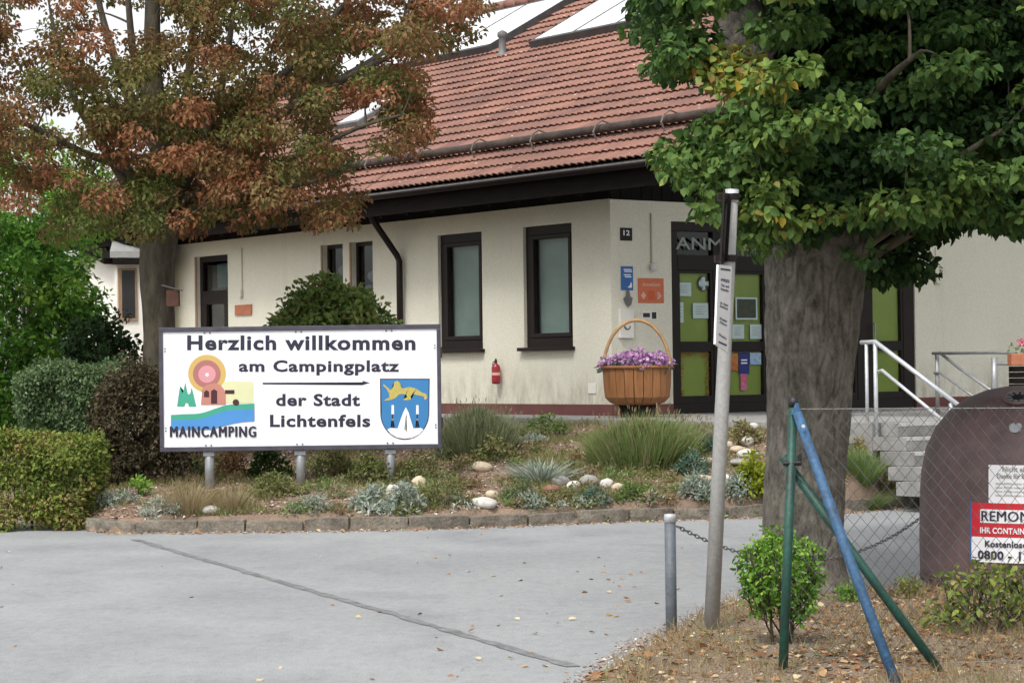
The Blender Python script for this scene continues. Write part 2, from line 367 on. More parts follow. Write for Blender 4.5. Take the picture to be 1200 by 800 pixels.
def blades_mesh(name, P, H, lean, W, rnd, mat, par, curve=.35, seg=4):
    """grass blades: P base, H heights, lean (n,2) horizontal lean vectors at tip (metres)"""
    n = len(P); th = rng.random(n)*math.pi*2
    Wd = np.stack([np.cos(th), np.sin(th), np.zeros(n)], 1)*W[:, None]*.5
    L3 = np.concatenate([lean, np.zeros((n,1))], 1); kink = np.concatenate([rng.normal(size=(n,2)), np.zeros((n,1))], 1)*H[:, None]*.07
    vs = []
    for k in range(seg):
        a = k/(seg-1); c = P + L3*(a**1.8) + kink*math.sin(a*3.1) + np.stack([np.zeros(n)]*2+[H*(a-.25*a*a*0)], 1)
        wk = (1-a)**.7
        vs.append(c-Wd*wk); vs.append(c+Wd*wk)
    Vv = np.stack(vs, 1).reshape(-1, 3)-origin(par); q = seg*2
    me = bpy.data.meshes.new(name); me.vertices.add(n*q); me.vertices.foreach_set('co', Vv.ravel())
    base = []
    for k in range(seg-1): base += [2*k, 2*k+1, 2*k+3, 2*k+2]
    idx = (np.arange(n)[:, None]*q + np.array(base)[None]).ravel(); nf = n*(seg-1)
    me.loops.add(nf*4); me.loops.foreach_set('vertex_index', idx); me.polygons.add(nf); me.polygons.foreach_set('loop_start', np.arange(nf)*4)
    try: me.polygons.foreach_set('loop_total', np.full(nf, 4))
    except Exception: pass
    at = me.attributes.new('rnd', 'FLOAT', 'POINT'); at.data.foreach_set('value', np.repeat(np.clip(rnd,0,1), q))
    me.update(); me.validate()
    return link(name, me, mat, par)

# ------------------------------------------------------------------ printing helpers
_caph = {}
def text_pts(s, bold=0., spacing=1.):
    cu = bpy.data.curves.new('t', 'FONT'); cu.body = s; cu.size = 1; cu.offset = bold; cu.space_character = spacing; cu.resolution_u = 3
    o = bpy.data.objects.new('t', cu); COL.objects.link(o)
    dg = bpy.context.evaluated_depsgraph_get(); me = bpy.data.meshes.new_from_object(o.evaluated_get(dg))
    v = np.array([q.co[:] for q in me.vertices]); f = [tuple(p.vertices) for p in me.polygons]
    bpy.data.objects.remove(o); bpy.data.curves.remove(cu); bpy.data.meshes.remove(me)
    return v, f
CAPH = None
def text(name, s, mat, par, mapf, x0, x1, base, cap, bold=0., spacing=1., slant=0., label=None):
    """lettering filling x0..x1 with its baseline at base and capitals cap high"""
    global CAPH
    if CAPH is None:
        v, _ = text_pts('H'); CAPH = v[:,1].max()
    multi = 'M' in s and bold > 0
    v, f = text_pts(s, 0 if multi else bold, spacing)
    X = (v[:,0]-v[:,0].min())/(v[:,0].max()-v[:,0].min()); Y = v[:,1]/CAPH*cap
    mb = MB(); base_ = [V(*mapf(x0+(x1-x0)*a+slant*b, base+b)) for a, b in zip(X, Y)]; mb.add(base_, f)
    if multi:      # heavier strokes: the same letters again, nudged sideways
        p0 = V(*mapf(x0, base)); ux = unit(V(*mapf(x0+(x1-x0)*.02, base))-p0); uy = unit(V(*mapf(x0, base+cap))-p0); nn = unit(np.cross(ux, uy)); nn = nn if nn@(CAM-p0) > 0 else -nn
        bw = bold*1.1*np.linalg.norm(V(*mapf(x0, base+cap))-p0)/CAPH
        for k, (a, b) in enumerate([(1,0),(-1,0),(.5,.6),(-.5,-.6),(0,.8)]): mb.add([q+ux*bw*a+uy*bw*b*.6+nn*.0003*(k+1) for q in base_], f)
    return obj(name, mb, mat, par, label=label)
def poly(name, pts, mat, par, mapf, label=None):
    mb = MB(); mb.add([mapf(*p) for p in pts], [tuple(range(len(pts)))])
    me = bpy.data.meshes.new(name); o0 = origin(par)
    bm = bmesh.new(); vs = [bm.verts.new(V(*q)-o0) for q in mb.v]; f = bm.faces.new(vs); bmesh.ops.triangulate(bm, faces=[f]); bm.to_mesh(me); bm.free()
    o = link(name, me, mat, par)
    if label: o['label'] = label
    return o
def disc(cx, cy, rx, ry=None, n=28, a0=0, a1=360):
    ry = ry or rx
    return [(cx+rx*math.cos(math.radians(a0+(a1-a0)*i/n)), cy+ry*math.sin(math.radians(a0+(a1-a0)*i/n))) for i in range(n)]

#@@GROUND
# ------------------------------------------------------------------ ground, road, bed
def so_(x, y):
    d = V(x, y, 0)-W2.o; return float(d@W2.u), float(d@W2.n)
_kp = [Pz(*p) for p in [(-500,590),(-200,596),(0,604),(60,614),(130,624),(300,623),(500,620),(700,612),(890,606),(1000,600),(1090,592),(1300,577),(1600,560)]]
KX = np.array([p[0] for p in _kp]); KY = np.array([p[1] for p in _kp])
def yk(x): return float(np.interp(x, KX, KY))
def terrain(x, y):
    dk = y-yk(x)
    if dk < .1: return 0.0
    s, o = so_(x, y)
    dt = math.hypot(max(0, -1.36-s), max(0, o-6.4))
    if s > -1.36 and o < 6.4: dt = 0
    fr = dk/(dk+dt+1e-6)
    top = .80
    if s > -1.65 and o > 5.0: top = .30
    z = .10+top*(fr**.75)
    if s > -1.65 and o > 6.3: z = .10 + .22*fr
    z += .03*mnoise.noise((x*1.7, y*1.7, 0)) + .012*mnoise.noise((x*7, y*7, 3))
    if s > -1.3 and o < 6.3: z = .80
    left = min(1, max(0, (-5.2-x)/1.5))
    z = z*(1-left) + (.05+.02*mnoise.noise((x, y, 0))+min(.35, .06*dk))*left
    return z
_vb = [Pz(*p) for p in [(560,900),(680,800),(730,766),(790,740),(850,708),(905,698),(990,694),(1200,692),(1500,690)]]
VX = np.array([p[0] for p in _vb]); VY = np.array([p[1] for p in _vb])
def verge(x, y):
    if x < VX[0]: return -.05
    yb = np.interp(x, VX, VY) + .08*mnoise.noise((x*5, y*5, 1)) + .05*mnoise.noise((x*17, y*17, 1))
    d = (yb-y)*.6
    return -.02 + .075*min(1, max(0, d*3+.1)) + .018*mnoise.noise((x*4, y*4, 5)) + .006*mnoise.noise((x*22, y*22, 5))
def gz(x, y): return max(0, verge(x, y), terrain(x, y))
def place(px, py, d0=9., d1=45.):
    D = d0
    while D < d1:
        p = Pd(px, py, D)
        if p[2] <= gz(p[0], p[1]): return V(p[0], p[1], gz(p[0], p[1]))
        D += .03
    return Pd(px, py, d1)
def sheet(name, fn, x0, x1, y0, y1, dx, dy, mat, keep=None):
    nx = int((x1-x0)/dx)+1; ny = int((y1-y0)/dy)+1
    vs = [(x0+i*dx, y0+j*dy, fn(x0+i*dx, y0+j*dy)) for j in range(ny) for i in range(nx)]
    fs = [(j*nx+i, j*nx+i+1, (j+1)*nx+i+1, (j+1)*nx+i) for j in range(ny-1) for i in range(nx-1)]
    if keep: fs = [f for f in fs if any(keep(*vs[k]) for k in f)]
    mb = MB(); mb.v = vs; mb.f = fs
    return obj(name, mb, mat, smooth=True)
g = MB(); g.add([(-900,-300,-.03),(900,-300,-.03),(900,1500,-.03),(-900,1500,-.03)], [(0,1,2,3)])
struct(obj('ground', g, M['field']))
g = MB(); xs = np.linspace(-40, 40, 81)
g.add([(x, -12, 0) for x in xs]+[(x, yk(x)+.12 if x > KX[0] else KY[0], 0) for x in xs], [(i, i+1, 82+i, 81+i) for i in range(80)])
struct(obj('road', g, M['asphalt']))
# sealed joint across the asphalt
g = MB(); a, b = Pz(158, 632), Pz(672, 781); nseg = 120; dirv = unit((b-a)[:2]); pv = V(-dirv[1], dirv[0])
L = []; Rr = []
for i in range(nseg+1):
    q = a+(b-a)*i/nseg; wv = .040*(1+.7*mnoise.noise((i*.35, 0, 0))); off = .022*mnoise.noise((i*.11, 5, 0))
    c = q[:2]+pv*off; L.append((*(c+pv*wv), .004)); Rr.append((*(c-pv*wv*(1+.5*mnoise.noise((i*.5,9,0)))), .004))
g.add(L+Rr, [(i, i+1, nseg+2+i, nseg+1+i) for i in range(nseg)])
struct(obj('asphalt_joint', g, M['seam']))
bed = struct(sheet('planting_bed', terrain, -14, 9.5, 21.5, 44, .12, .12, M['bedsoil'], keep=lambda x, y, z: y > yk(x)+.05 and (y < 34 or x < -2)))
vg = struct(sheet('dirt_verge', verge, .1, 9, 8.0, 17.2, .05, .06, M['dirt'], keep=lambda x, y, z: z > -.012))

# kerb of rough stones, each one an object
kerb = thing('kerb', 'x', 'x'); del kerb['label']; del kerb['category']; kerb['kind'] = 'structure'
pts = [Pz(px, float(np.interp(px, [90,130,300,500,700,890,1000,1090,1200,1500],[620,624,623,620,612,606,600,592,584,566]))) for px in np.arange(90, 1500, 4)]
pts = np.array(pts); seg = np.r_[0, np.cumsum(np.linalg.norm(np.diff(pts[:, :2], axis=0), axis=1))]
def kp(s_): return V(np.interp(s_, seg, pts[:,0]), np.interp(s_, seg, pts[:,1]), 0)
s_ = 0; kr = random.Random(3)
while s_ < seg[-1]-.8:
    ln = kr.uniform(.46, .66); a, b = kp(s_+.008), kp(s_+ln-.008); d = unit(b-a); n_ = V(-d[1], d[0], 0)
    h = .122+kr.uniform(-.016, .014); dep = .13; bm = bmesh.new()
    nx, nz, nd = 6, 3, 2
    bmesh.ops.create_cube(bm, size=1)
    bmesh.ops.subdivide_edges(bm, edges=[e for e in bm.edges if abs((e.verts[0].co-e.verts[1].co).x) > .5], cuts=6, use_grid_fill=True)
    bmesh.ops.subdivide_edges(bm, edges=[e for e in bm.edges if abs((e.verts[0].co-e.verts[1].co).z) > .5], cuts=1, use_grid_fill=True)
    seed = kr.uniform(0, 99); jy = kr.uniform(-.012, .012); tilt = kr.uniform(-.01, .01)
    for v in bm.verts:
        x, y, z = v.co; nn = mnoise.noise((x*3+seed, y*2, z*2+seed)); n2 = mnoise.noise((x*7+seed, y*3, z*3))
        edge = .010 if abs(x) > .45 else 0
        q = (a+b)/2 + d*(x*(ln-.016)*(1-edge)) + n_*((y+.5)*dep + .020*nn*(.5-y) + jy + (edge if y < 0 else 0)*1.2)
        v.co = Vector((q[0], q[1], -.03+(z+.5)*(h+.03)+(.015*n2+tilt*x*2-edge)*(z > .4)))
    me = bpy.data.meshes.new('kerbstone'); bm.to_mesh(me); bm.free(); link('kerbstone', me, M['stonekerb'], kerb, bevel=.008)
    s_ += ln

#@@BUILDING
# ------------------------------------------------------------------ the terrace and steps
ter = MB()
def terr_pt(s, o, z): return W2.p(s, z, o)
def so_slab(mb, poly_, z0, z1):
    n = len(poly_); mb.add([terr_pt(a, b, z0) for a, b in poly_]+[terr_pt(a, b, z1) for a, b in poly_],
        [tuple(range(n))[::-1], tuple(range(n, 2*n))]+[(i, (i+1) % n, n+(i+1) % n, n+i) for i in range(n)])
so_slab(ter, [(-1.36,-13.5),(-1.36,6.3),(1.3,6.3),(1.3,2.7),(9.6,2.7),(9.6,0.02),(-.02,.02),(-.02,-13.5)], .0, ZF)
T = struct(obj('terrace', ter, M['concrete']))
# paving edge stones along the terrace
er = random.Random(5)
for i in range(14):
    o0 = 6.3-1.25-i*.62
    e = MB(); e.box8([terr_pt(-1.51, o0, .72), terr_pt(-1.37, o0, .72), terr_pt(-1.37, o0+.6, .72), terr_pt(-1.51, o0+.6, .72),
                      terr_pt(-1.51, o0, .955), terr_pt(-1.37, o0, .955), terr_pt(-1.37, o0+.6, .955), terr_pt(-1.51, o0+.6, .955)])
    obj('edging_stone', e, M['concrete'], T, bevel=.01)
M['step'] = pm('step_stone', (.36,.35,.335), (.25,.245,.235), 4, .9, .5, 60, fine=(90,.7))
M['step_edge'] = pm('step_edge', (.60,.59,.57), (.48,.47,.45), 6, .85, fine=(50,.85))
stair = thing('entrance_steps', 'grey stone steps with pale worn edges climbing to the terrace behind the chain-link fence', 'steps', terr_pt(0, 6.5, 0))
for k in range(5):
    e = MB(); zt = ZF-.003-.155*k; so_slab(e, [(-1.22-.16*k,6.305+.27*k-.27*(k > 0)+(0 if k == 0 else .02)), (-1.22-.16*k,6.30+.27*k+.27), (1.3,6.30+.27*k+.27), (1.3,6.305+.27*k-.27*(k > 0)+(0 if k == 0 else .02))], zt-.15, zt)
    st = obj('step', e, M['step'], stair)
    e = MB(); so_slab(e, [(-1.21-.16*k,6.30+.27*k+.215), (-1.21-.16*k,6.30+.27*k+.274), (1.29,6.30+.27*k+.274), (1.29,6.30+.27*k+.215)], zt-.035, zt+.004)
    obj('nosing', e, M['step_edge'], st)

# ------------------------------------------------------------------ the reception building
B = thing('reception_building', 'cream plastered camp reception building with red tiled roof and dark brown eaves', 'building', (K[0], K[1], 0))
def rect1(fr, x0, y0, x1, y1, off=0):
    a = fr.tz(x0, y0, off); b = fr.tz(x1, y1, off); c = fr.tz(x0, y1, off); d = fr.tz(x1, y0, off)
    return min((a[0]+c[0])/2, (b[0]+d[0])/2), max((a[0]+c[0])/2, (b[0]+d[0])/2), (b[1]+c[1])/2, (a[1]+d[1])/2
win = dict(w1=(3.05,4.20,1.93,3.70), w2=(.87,2.02,1.93,3.70), s1=(6.92,7.54,2.45,3.72), s2=(6.03,6.66,2.45,3.72), door=(10.70,11.82,ZF+.02,3.73))
ent = (1.12, 6.12, ZF+.0, 3.70)
def wall(fr, t0, t1, z0, z1, ops, rev, mat, name):
    ts = sorted({t0, t1, *[o[0] for o in ops], *[o[1] for o in ops]}); zs = sorted({z0, z1, *[o[2] for o in ops], *[o[3] for o in ops]})
    mb = MB(); idx = {}
    def vi(t, z):
        if (t, z) not in idx: idx[(t, z)] = len(mb.v); mb.v.append(tuple(fr.p(t, z)))
        return idx[(t, z)]
    for i in range(len(ts)-1):
        for j in range(len(zs)-1):
            c = ((ts[i]+ts[i+1])/2, (zs[j]+zs[j+1])/2)
            if any(o[0] < c[0] < o[1] and o[2] < c[1] < o[3] for o in ops): continue
            mb.f.append((vi(ts[i], zs[j]), vi(ts[i+1], zs[j]), vi(ts[i+1], zs[j+1]), vi(ts[i], zs[j+1])))
    for a, b, c, d in ops:
        for (p, q) in (((a,c),(b,c)), ((b,c),(b,d)), ((b,d),(a,d)), ((a,d),(a,c))):
            mb.add([fr.p(*p), fr.p(*q), fr.p(*q, -rev), fr.p(*p, -rev)], [(0,1,2,3)])
    return obj(name, mb, mat, B)
DEP = 14.9
wall(W1, 0, 16.5, 1.11, 4.85, list(win.values()), .16, M['plaster'], 'wall')
w2win = (9.62, 10.6, 2.0, 3.55)
wall(W2, 0, 11.5, 1.10, 3.975, [ent, w2win], .14, M['plaster'], 'wall')
# back shell so light does not leak in
g = MB(); g.fbox(W1, 0.02, 16.48, .3, 4.8, -DEP, -DEP+.2); g.fbox(W1, 16.3, 16.5, .3, 4.8, -DEP, -.01); g.fbox(W2, 11.3, 11.5, .3, 3.9, -16.4, -.01)
obj('back_wall', g, M['plaster'], B)
g = MB()
for a, b in ((0, win['door'][0]), (win['door'][1], 16.5)):
    g = MB(); g.fbox(W1, a-.012 if a == 0 else a, b, .6, 1.108, -.3, .012); obj('plinth', g, M['plinth'], B)
g = MB(); g.fbox(W2, 0.003, ent[0], .6, 1.098, -.3, .010); obj('plinth', g, M['plinth'], B)
g = MB(); g.fbox(W2, ent[1], 11.5, .6, 1.098, -.3, .010)
obj('plinth', g, M['plinth'], B)
# room behind the glass
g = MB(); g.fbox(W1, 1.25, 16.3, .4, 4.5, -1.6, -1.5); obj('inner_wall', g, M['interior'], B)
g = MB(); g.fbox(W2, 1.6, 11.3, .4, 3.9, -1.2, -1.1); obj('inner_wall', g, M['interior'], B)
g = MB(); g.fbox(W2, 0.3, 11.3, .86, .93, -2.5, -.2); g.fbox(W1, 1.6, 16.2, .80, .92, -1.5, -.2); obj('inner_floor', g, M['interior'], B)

def frame_bars(fr, a, b, c, d, wl, wr, wb, wt, o0, o1):
    g = MB(); g.fbox(fr, a, b, c, c+wb, o0, o1); g.fbox(fr, a, b, d-wt, d, o0, o1)
    g.fbox(fr, a, a+wl, c+wb, d-wt, o0, o1); g.fbox(fr, b-wr, b, c+wb, d-wt, o0, o1); return g
for key, lab in (('w1','tall dark brown window beside the downpipe'), ('w2','tall dark brown window nearest the building corner')):
    a, b, c, d = win[key]
    f = obj('window', MB(), None, B) if False else None
    g = frame_bars(W1, a+.004, b-.004, c+.004, d-.004, .07, .13, .14, .13, -.15, -.05)
    f = obj('window', g, M['brown'], B, bevel=.006, label=lab)
    g = frame_bars(W1, a+.075, b-.135, c+.145, d-.135, .06, .06, .06, .06, -.13, -.035); obj('sash', g, M['brown'], f, bevel=.005)
    g = MB(); g.fbox(W1, a+.1, b-.1, c+.15, d-.15, -.10, -.094); obj('pane', g, M['glass'], f)
    g = MB(); g.fbox(W1, a+.1, b-.1, c+.15, d-.18, -.20, -.19); obj('blind', g, M['blind'], f)
    g = MB(); g.fbox(W1, a-.05, b+.07, c-.05, c+.002, -.04, .09); obj('sill', g, M['brown'], f, bevel=.006)
for key in ('s1','s2'):
    a, b, c, d = win[key]
    g = frame_bars(W1, a+.004, b-.004, c+.004, d-.004, .06, .06, .08, .06, -.15, -.09)
    f = obj('window', g, M['brown'], B, label='small narrow dark window above the round bush')
    g = MB(); g.fbox(W1, a+.05, b-.05, c+.07, d-.05, -.125, -.12); obj('pane', g, M['glass_dark'], f)
    # something white standing behind the pane
    g = MB(); tt = (a+b)/2+.02; zz = d-.42 if key == 's1' else d-.55
    g.lathe(W1.p(tt, zz, -.22), [(.02,-.1),(.07,-.06),(.09,0),(.06,.06),(.01,.08)], 12)
    if key == 's2': g.lathe(W1.p(tt+.1, zz-.22, -.23), [(.02,-.08),(.09,-.04),(.1,0),(.07,.06),(.01,.08)], 12)
    obj('window_ornament', g, M['white'], f, smooth=True)
    g = MB(); g.fbox(W1, b-.003, b+.045, c, d, .001, .012); obj('trim', g, M['reveal'], f)
a, b, c, d = win['door']
f = obj('side_door', frame_bars(W1, a+.004, b-.004, c, d-.004, .08, .1, .12, .1, -.15, -.06), M['brown'], B, bevel=.005, label='dark glazed side door with fanlight at the left end of the wall')
g = MB(); g.fbox(W1, a+.08, b-.1, 2.98, 3.1, -.15, -.055); obj('door_rail', g, M['brown'], f)
g = MB(); g.fbox(W1, a+.08, b-.1, ZF+.1, ZF+.55, -.14, -.07); obj('door_rail', g, M['brown'], f)
g = MB(); g.fbox(W1, a+.08, b-.1, 3.1, d-.1, -.11, -.105); obj('fanlight', g, M['glass_dark'], f)
g = frame_bars(W1, a+.085, b-.105, ZF+.12, 2.98, .14, .14, .3, .12, -.135, -.05); obj('door_leaf', g, M['brown'], f)
g = MB(); g.fbox(W1, a+.2, b-.2, ZF+.4, 2.88, -.11, -.105); obj('pane', g, M['glass_dark'], f)
g = MB(); g.fbox(W1, a+.12, b-.45, 3.15, d-.15, -.17, -.165); obj('curtain', g, M['paper'], f)
g = MB(); g.fbox(W1, b-.003, b+.06, c, d, .001, .015); obj('trim', g, M['reveal'], f)

# glazed entrance front on the short wall
a, b, c, d = ent
e = obj('entrance_front', frame_bars(W2, a+.004, b-.004, c+.002, d-.004, .13, .24, .14, .13, -.13, -.02), M['brown'], B, bevel=.006, label='dark brown glazed entrance front with green panels')
g = MB()
bars = [rect1(W2, 838, 300, 853, 478), rect1(W2, 899, 300, 914, 478), rect1(W2, 955, 300, 972, 478), rect1(W2, 1006, 300, 1022, 478)]
for r in bars: g.fbox(W2, r[0], r[1], c+.14, d-.13, -.125, -.022)
obj('mullion', g, M['brown'], e)
zt0, zt1 = W2.tz(800, 316)[1], W2.tz(800, 305)[1]
g = MB(); g.fbox(W2, a+.13, b-.24, zt0, zt1+.08, -.12, -.015); obj('transom_bar', g, M['brown'], e)
cells = []; edges = [a+.13]+[v for r in bars for v in r[:2]]+[b-.24]
for i in range(0, len(edges), 2): cells.append((edges[i], edges[i+1]))
zm0, zm1 = W2.tz(812, 412)[1], W2.tz(812, 400)[1]; zb = W2.tz(812, 464)[1]
for i, (p, q) in enumerate(cells):
    g = frame_bars(W2, p+.002, q-.002, c+.142, zt0-.002, .05, .05, zb-c-.14, .04, -.115, -.03)
    g.fbox(W2, p+.052, q-.052, zm0, zm1, -.114, -.032)
    lf = obj('door_leaf', g, M['brown'], e, bevel=.004)
    for (z0, z1) in ((zb, zm0), (zm1, zt0-.04)):
        g = MB(); g.fbox(W2, p+.04, q-.04, z0-.01, z1+.01, -.08, -.074); obj('pane', g, M['glass'], lf)
        g = MB(); g.fbox(W2, p+.03, q-.03, z0-.02, z1+.02, -.10, -.095); obj('green_panel', g, M['green_film'], lf)
    g = MB(); g.fbox(W2, p, q, zt1+.08, d-.13, -.08, -.074); obj('fanlight', g, M['glass_dark'], lf)
    if i in (1, 4):
        g = MB(); tx = q-.025 if i == 1 else p+.025
        g.tube([W2.p(tx, 1.85, -.02), W2.p(tx, 1.85, .04), W2.p(tx, 2.25, .04), W2.p(tx, 2.25, -.02)], .014, 8); obj('door_handle', g, M['metal'], lf)
# brown leaf-pattern border of the first lower panel
p, q = cells[0]; br = random.Random(4); g = MB()
for i in range(80):
    side = br.choice('lrt'); x = {'l': p+br.uniform(.06,.13), 'r': q-br.uniform(.06,.14), 't': br.uniform(p+.05, q-.05)}[side]
    z = br.uniform(zb, zm0) if side != 't' else zm0-br.uniform(.0, .08); s1 = br.uniform(.02,.035); z = min(z, zm0-s1)
    x = min(max(x, p+.05+s1), q-.05-s1); z = max(z, zb+s1)
    g.add([W2.p(x-s1, z, -.071), W2.p(x, z-s1*.5, -.071), W2.p(x+s1, z, -.071), W2.p(x, z+s1*.5, -.071)], [(0,1,2,3)])
stuff(obj('border_print', g, pm('border_print', (.32,.15,.03), (.25,.10,.02), 9, .8), e))
# lettering on the fanlight
tA = W2.tz(789, 296)[0]; z0 = W2.tz(800, 292)[1]; z1 = W2.tz(800, 278)[1]
text('lettering', 'ANMELDUNG', pm('fanlight_lettering', (.30,.34,.32), (.24,.28,.26), 6, .7), e, lambda x, y: W2.p(x, y, -.010), tA+.06, tA+.06+.262*9.6, z0, z1-z0, .012)

# eaves, roof ----------------------------------------------------
PT = math.radians(29); OV = .9; ZE = 4.36
E0 = W1.p(0, ZE, OV); UP = V(.8*math.cos(PT), .6*math.cos(PT), math.sin(PT)); D1 = V(-.6, .8, 0); NR = np.cross(UP, D1); NR = NR*np.sign(NR[2]); NR = unit(NR)
def rp(t, u, h=0.): return E0+D1*t+UP*u+NR*h
T0, T1, UR = -3.4, 17.6, 9.5
RZ = ZE+UR*math.sin(PT); 
g = MB()
g.box8([rp(T0+.05,.02,-.20), rp(T1-.05,.02,-.20), rp(T1-.05,UR,-.20), rp(T0+.05,UR,-.20), rp(T0+.05,.02,-.06), rp(T1-.05,.02,-.06), rp(T1-.05,UR-.02,-.06), rp(T0+.05,UR-.02,-.06)])
# far slope
uh = V(.8,.6,0); back = rp(0, UR)+uh*UR*math.cos(PT); DN = V(.8*math.cos(PT), .6*math.cos(PT), -math.sin(PT)); rid = rp(0, UR)
def rb(t, u, h): return rid+D1*t+DN*u+unit(V(.8*math.sin(PT), .6*math.sin(PT), math.cos(PT)))*h
g.box8([rb(T0+.05,0,-.20), rb(T1-.05,0,-.20), rb(T1-.05,UR,-.20), rb(T0+.05,UR,-.20), rb(T0+.05,0,-.0), rb(T1-.05,0,-.0), rb(T1-.05,UR,-.0), rb(T0+.05,UR,-.0)])
roof = obj('roof', g, M['brownwood'], B)
# clay tiles: one shared mesh
TW, TE = .30, .345
def tile_geo():
    xs_ = [-.152,-.12,-.078,-.03,0,.03,.078,.12,.152]; sh = [.0,.75,1,.55,0,.75,1,.55,.0]; v = []; f = []
    n = len(xs_)
    for x, h in zip(xs_, sh): v.append((x, -.02+.012*(1-h), .028+.032*h))
    for x, h in zip(xs_, sh): v.append((x, TE+.01, -.012+.034*h))
    for x, h in zip(xs_, sh): v.append((x, -.010+.010*(1-h), .004+.034*h))
    for i in range(n-1): f.append((i, i+1, n+i+1, n+i)); f.append((2*n+i, 2*n+i+1, i+1, i))
    return v, f
tv, tf = tile_geo(); tme = bpy.data.meshes.new('tile'); tme.from_pydata(tv, [], tf); tme.materials.append(M['tile'])
try: tme.attributes.new('rnd', 'FLOAT', 'POINT')
except Exception: pass
slots = []
ncol = int((T1-T0)/TW); nrow = int(UR/TE)
holes = [(2.72,7.42,6.0,9.3),(9.0,13.7,6.3,8.8),(9.4,10.2,3.3,4.25),(14.0,16.4,6.2,8.2)]
for r_ in range(nrow):
    for c_ in range(ncol):
        t = T0+.15+c_*TW; u = r_*TE+.02
        if any(h[0]+.2 < t < h[1]-.2 and h[2]+.2 < u and u+TE < h[3]-.1 for h in holes): continue
        P = rp(t, u, 0); x, y = pj(P); hid = (x > 790 and y < 400) or y < -5 or (x < 400 and y > 0) or x < 320
        slots.append((hid, np.linalg.norm(P-CAM), t, u))
slots.sort(key=lambda s: (s[0], s[1]))
Mr = Matrix(((-D1[0], UP[0], NR[0], 0), (-D1[1], UP[1], NR[1], 0), (-D1[2], UP[2], NR[2], 0), (0,0,0,1)))
tr_ = random.Random(8)
for (hid, _, t, u) in slots[:300]:
    P = rp(t, u, tr_.uniform(0, .006))-origin(roof)
    o = bpy.data.objects.new('tile', tme); COL.objects.link(o); o.parent = roof
    o.matrix_basis = Matrix.Translation(Vector(P)) @ Mr @ Matrix.Rotation(tr_.uniform(-.012, .012), 4, 'Z')
tva = np.array(tv); Vs = []; Fs = []; rn = []
M3 = np.array([[Mr[i][j] for j in range(3)] for i in range(3)])
for k, (hid, _, t, u) in enumerate(slots[300:]):
    P = rp(t, u, tr_.uniform(0, .006))-origin(roof); an = tr_.uniform(-.012, .012); ca, sa = math.cos(an), math.sin(an)
    Rz = np.array([[ca,-sa,0],[sa,ca,0],[0,0,1]]); Vs.append(P+(tva@Rz.T)@M3.T); Fs += [tuple(i+k*len(tv) for i in f_) for f_ in tf]; rn += [tr_.random()]*len(tv)
me = bpy.data.meshes.new('roof_tiling'); me.from_pydata(np.concatenate(Vs).tolist(), [], Fs); at = me.attributes.new('rnd', 'FLOAT', 'POINT'); at.data.foreach_set('value', rn)
stuff(link('roof_tiling', me, M['tile'], roof))
# ridge tiles
rk = MB(); 
rt = MB()
for i in range(int((T1-T0)/.4)):
    t = T0+i*.4; pts_ = [rp(t, UR, .02), rp(t+.2, UR, .025), rp(t+.42, UR, .04)]
    mb = MB(); mb.tube(pts_, [.115,.11,.10], 10); o = obj('ridge_tile', mb, M['tile'], roof, smooth=True)
# snow log lying on brackets
lg = MB(); M['bracket'] = pm('bracket', (.20,.17,.15), (.12,.10,.09), 8, .8)
for i in range(7):
    t0 = -3.1+i*2.9
    lg.tube([rp(t0+k*.29, .98, .14+.006*mnoise.noise((t0+k, 0, 0))) for k in range(11)], [.060+.009*mnoise.noise((t0+k*.7, 4, 0)) for k in range(11)], 10)
obj('snow_guard_log', lg, M['log'], roof, smooth=True)
for i in range(15):
    t = -2.9+i*1.45; mb = MB()
    mb.tube([rp(t, .80, .03), rp(t, .80, .17), rp(t, .90, .24), rp(t, 1.02, .245), rp(t, 1.10, .17), rp(t, 1.22, .05)], .014, 6)
    obj('log_bracket', mb, M['bracket'], roof)
# drip edge, gutter, fascia, rafters, frieze
g = MB(); g.box8([rp(T0,-.06,-.05), rp(T1,-.06,-.05), rp(T1,.05,-.035), rp(T0,.05,-.035), rp(T0,-.06,-.035), rp(T1,-.06,-.035), rp(T1,.05,-.025), rp(T0,.05,-.025)])
obj('drip_edge', g, pm('drip_edge', (.22,.21,.20), (.15,.145,.14), 6, .6), roof)
g = MB(); gv = []; ng = 9
for t in (T0, T1):
    for i in range(ng):
        th = math.pi*i/(ng-1); o_ = OV+.07-.075*math.cos(th); gv.append(W1.p(t, ZE-.055-.075*math.sin(th), o_))
g.add(gv, [(i, i+1, ng+i+1, ng+i) for i in range(ng-1)]); go = obj('gutter', g, M['brown'], roof, smooth=True)
sm = go.modifiers.new('solid', 'SOLIDIFY'); sm.thickness = .004
g = MB(); g.fbox(W1, T0, T1, ZE-.36, ZE-.06, OV-.08, OV-.04); obj('fascia', g, M['brownwood'], roof)
g = MB(); g.fbox(W1, -.0, 16.5, 3.985, 4.70, .0, .03); obj('frieze_board', g, M['brownwood'], B)
for i in range(30):
    t = T0+.2+i*.7; mb = MB()
    za, zb_ = ZE-.26, ZE-.26+(OV+.1)*math.tan(PT)
    q = [W1.p(t,za-.14,OV-.081), W1.p(t+.09,za-.14,OV-.081), W1.p(t+.09,zb_-.14,-.1), W1.p(t,zb_-.14,-.1), W1.p(t,za,OV-.081), W1.p(t+.09,za,OV-.081), W1.p(t+.09,zb_,-.1), W1.p(t,zb_,-.1)]
    mb.box8(q); obj('rafter', mb, M['brownwood'], roof)
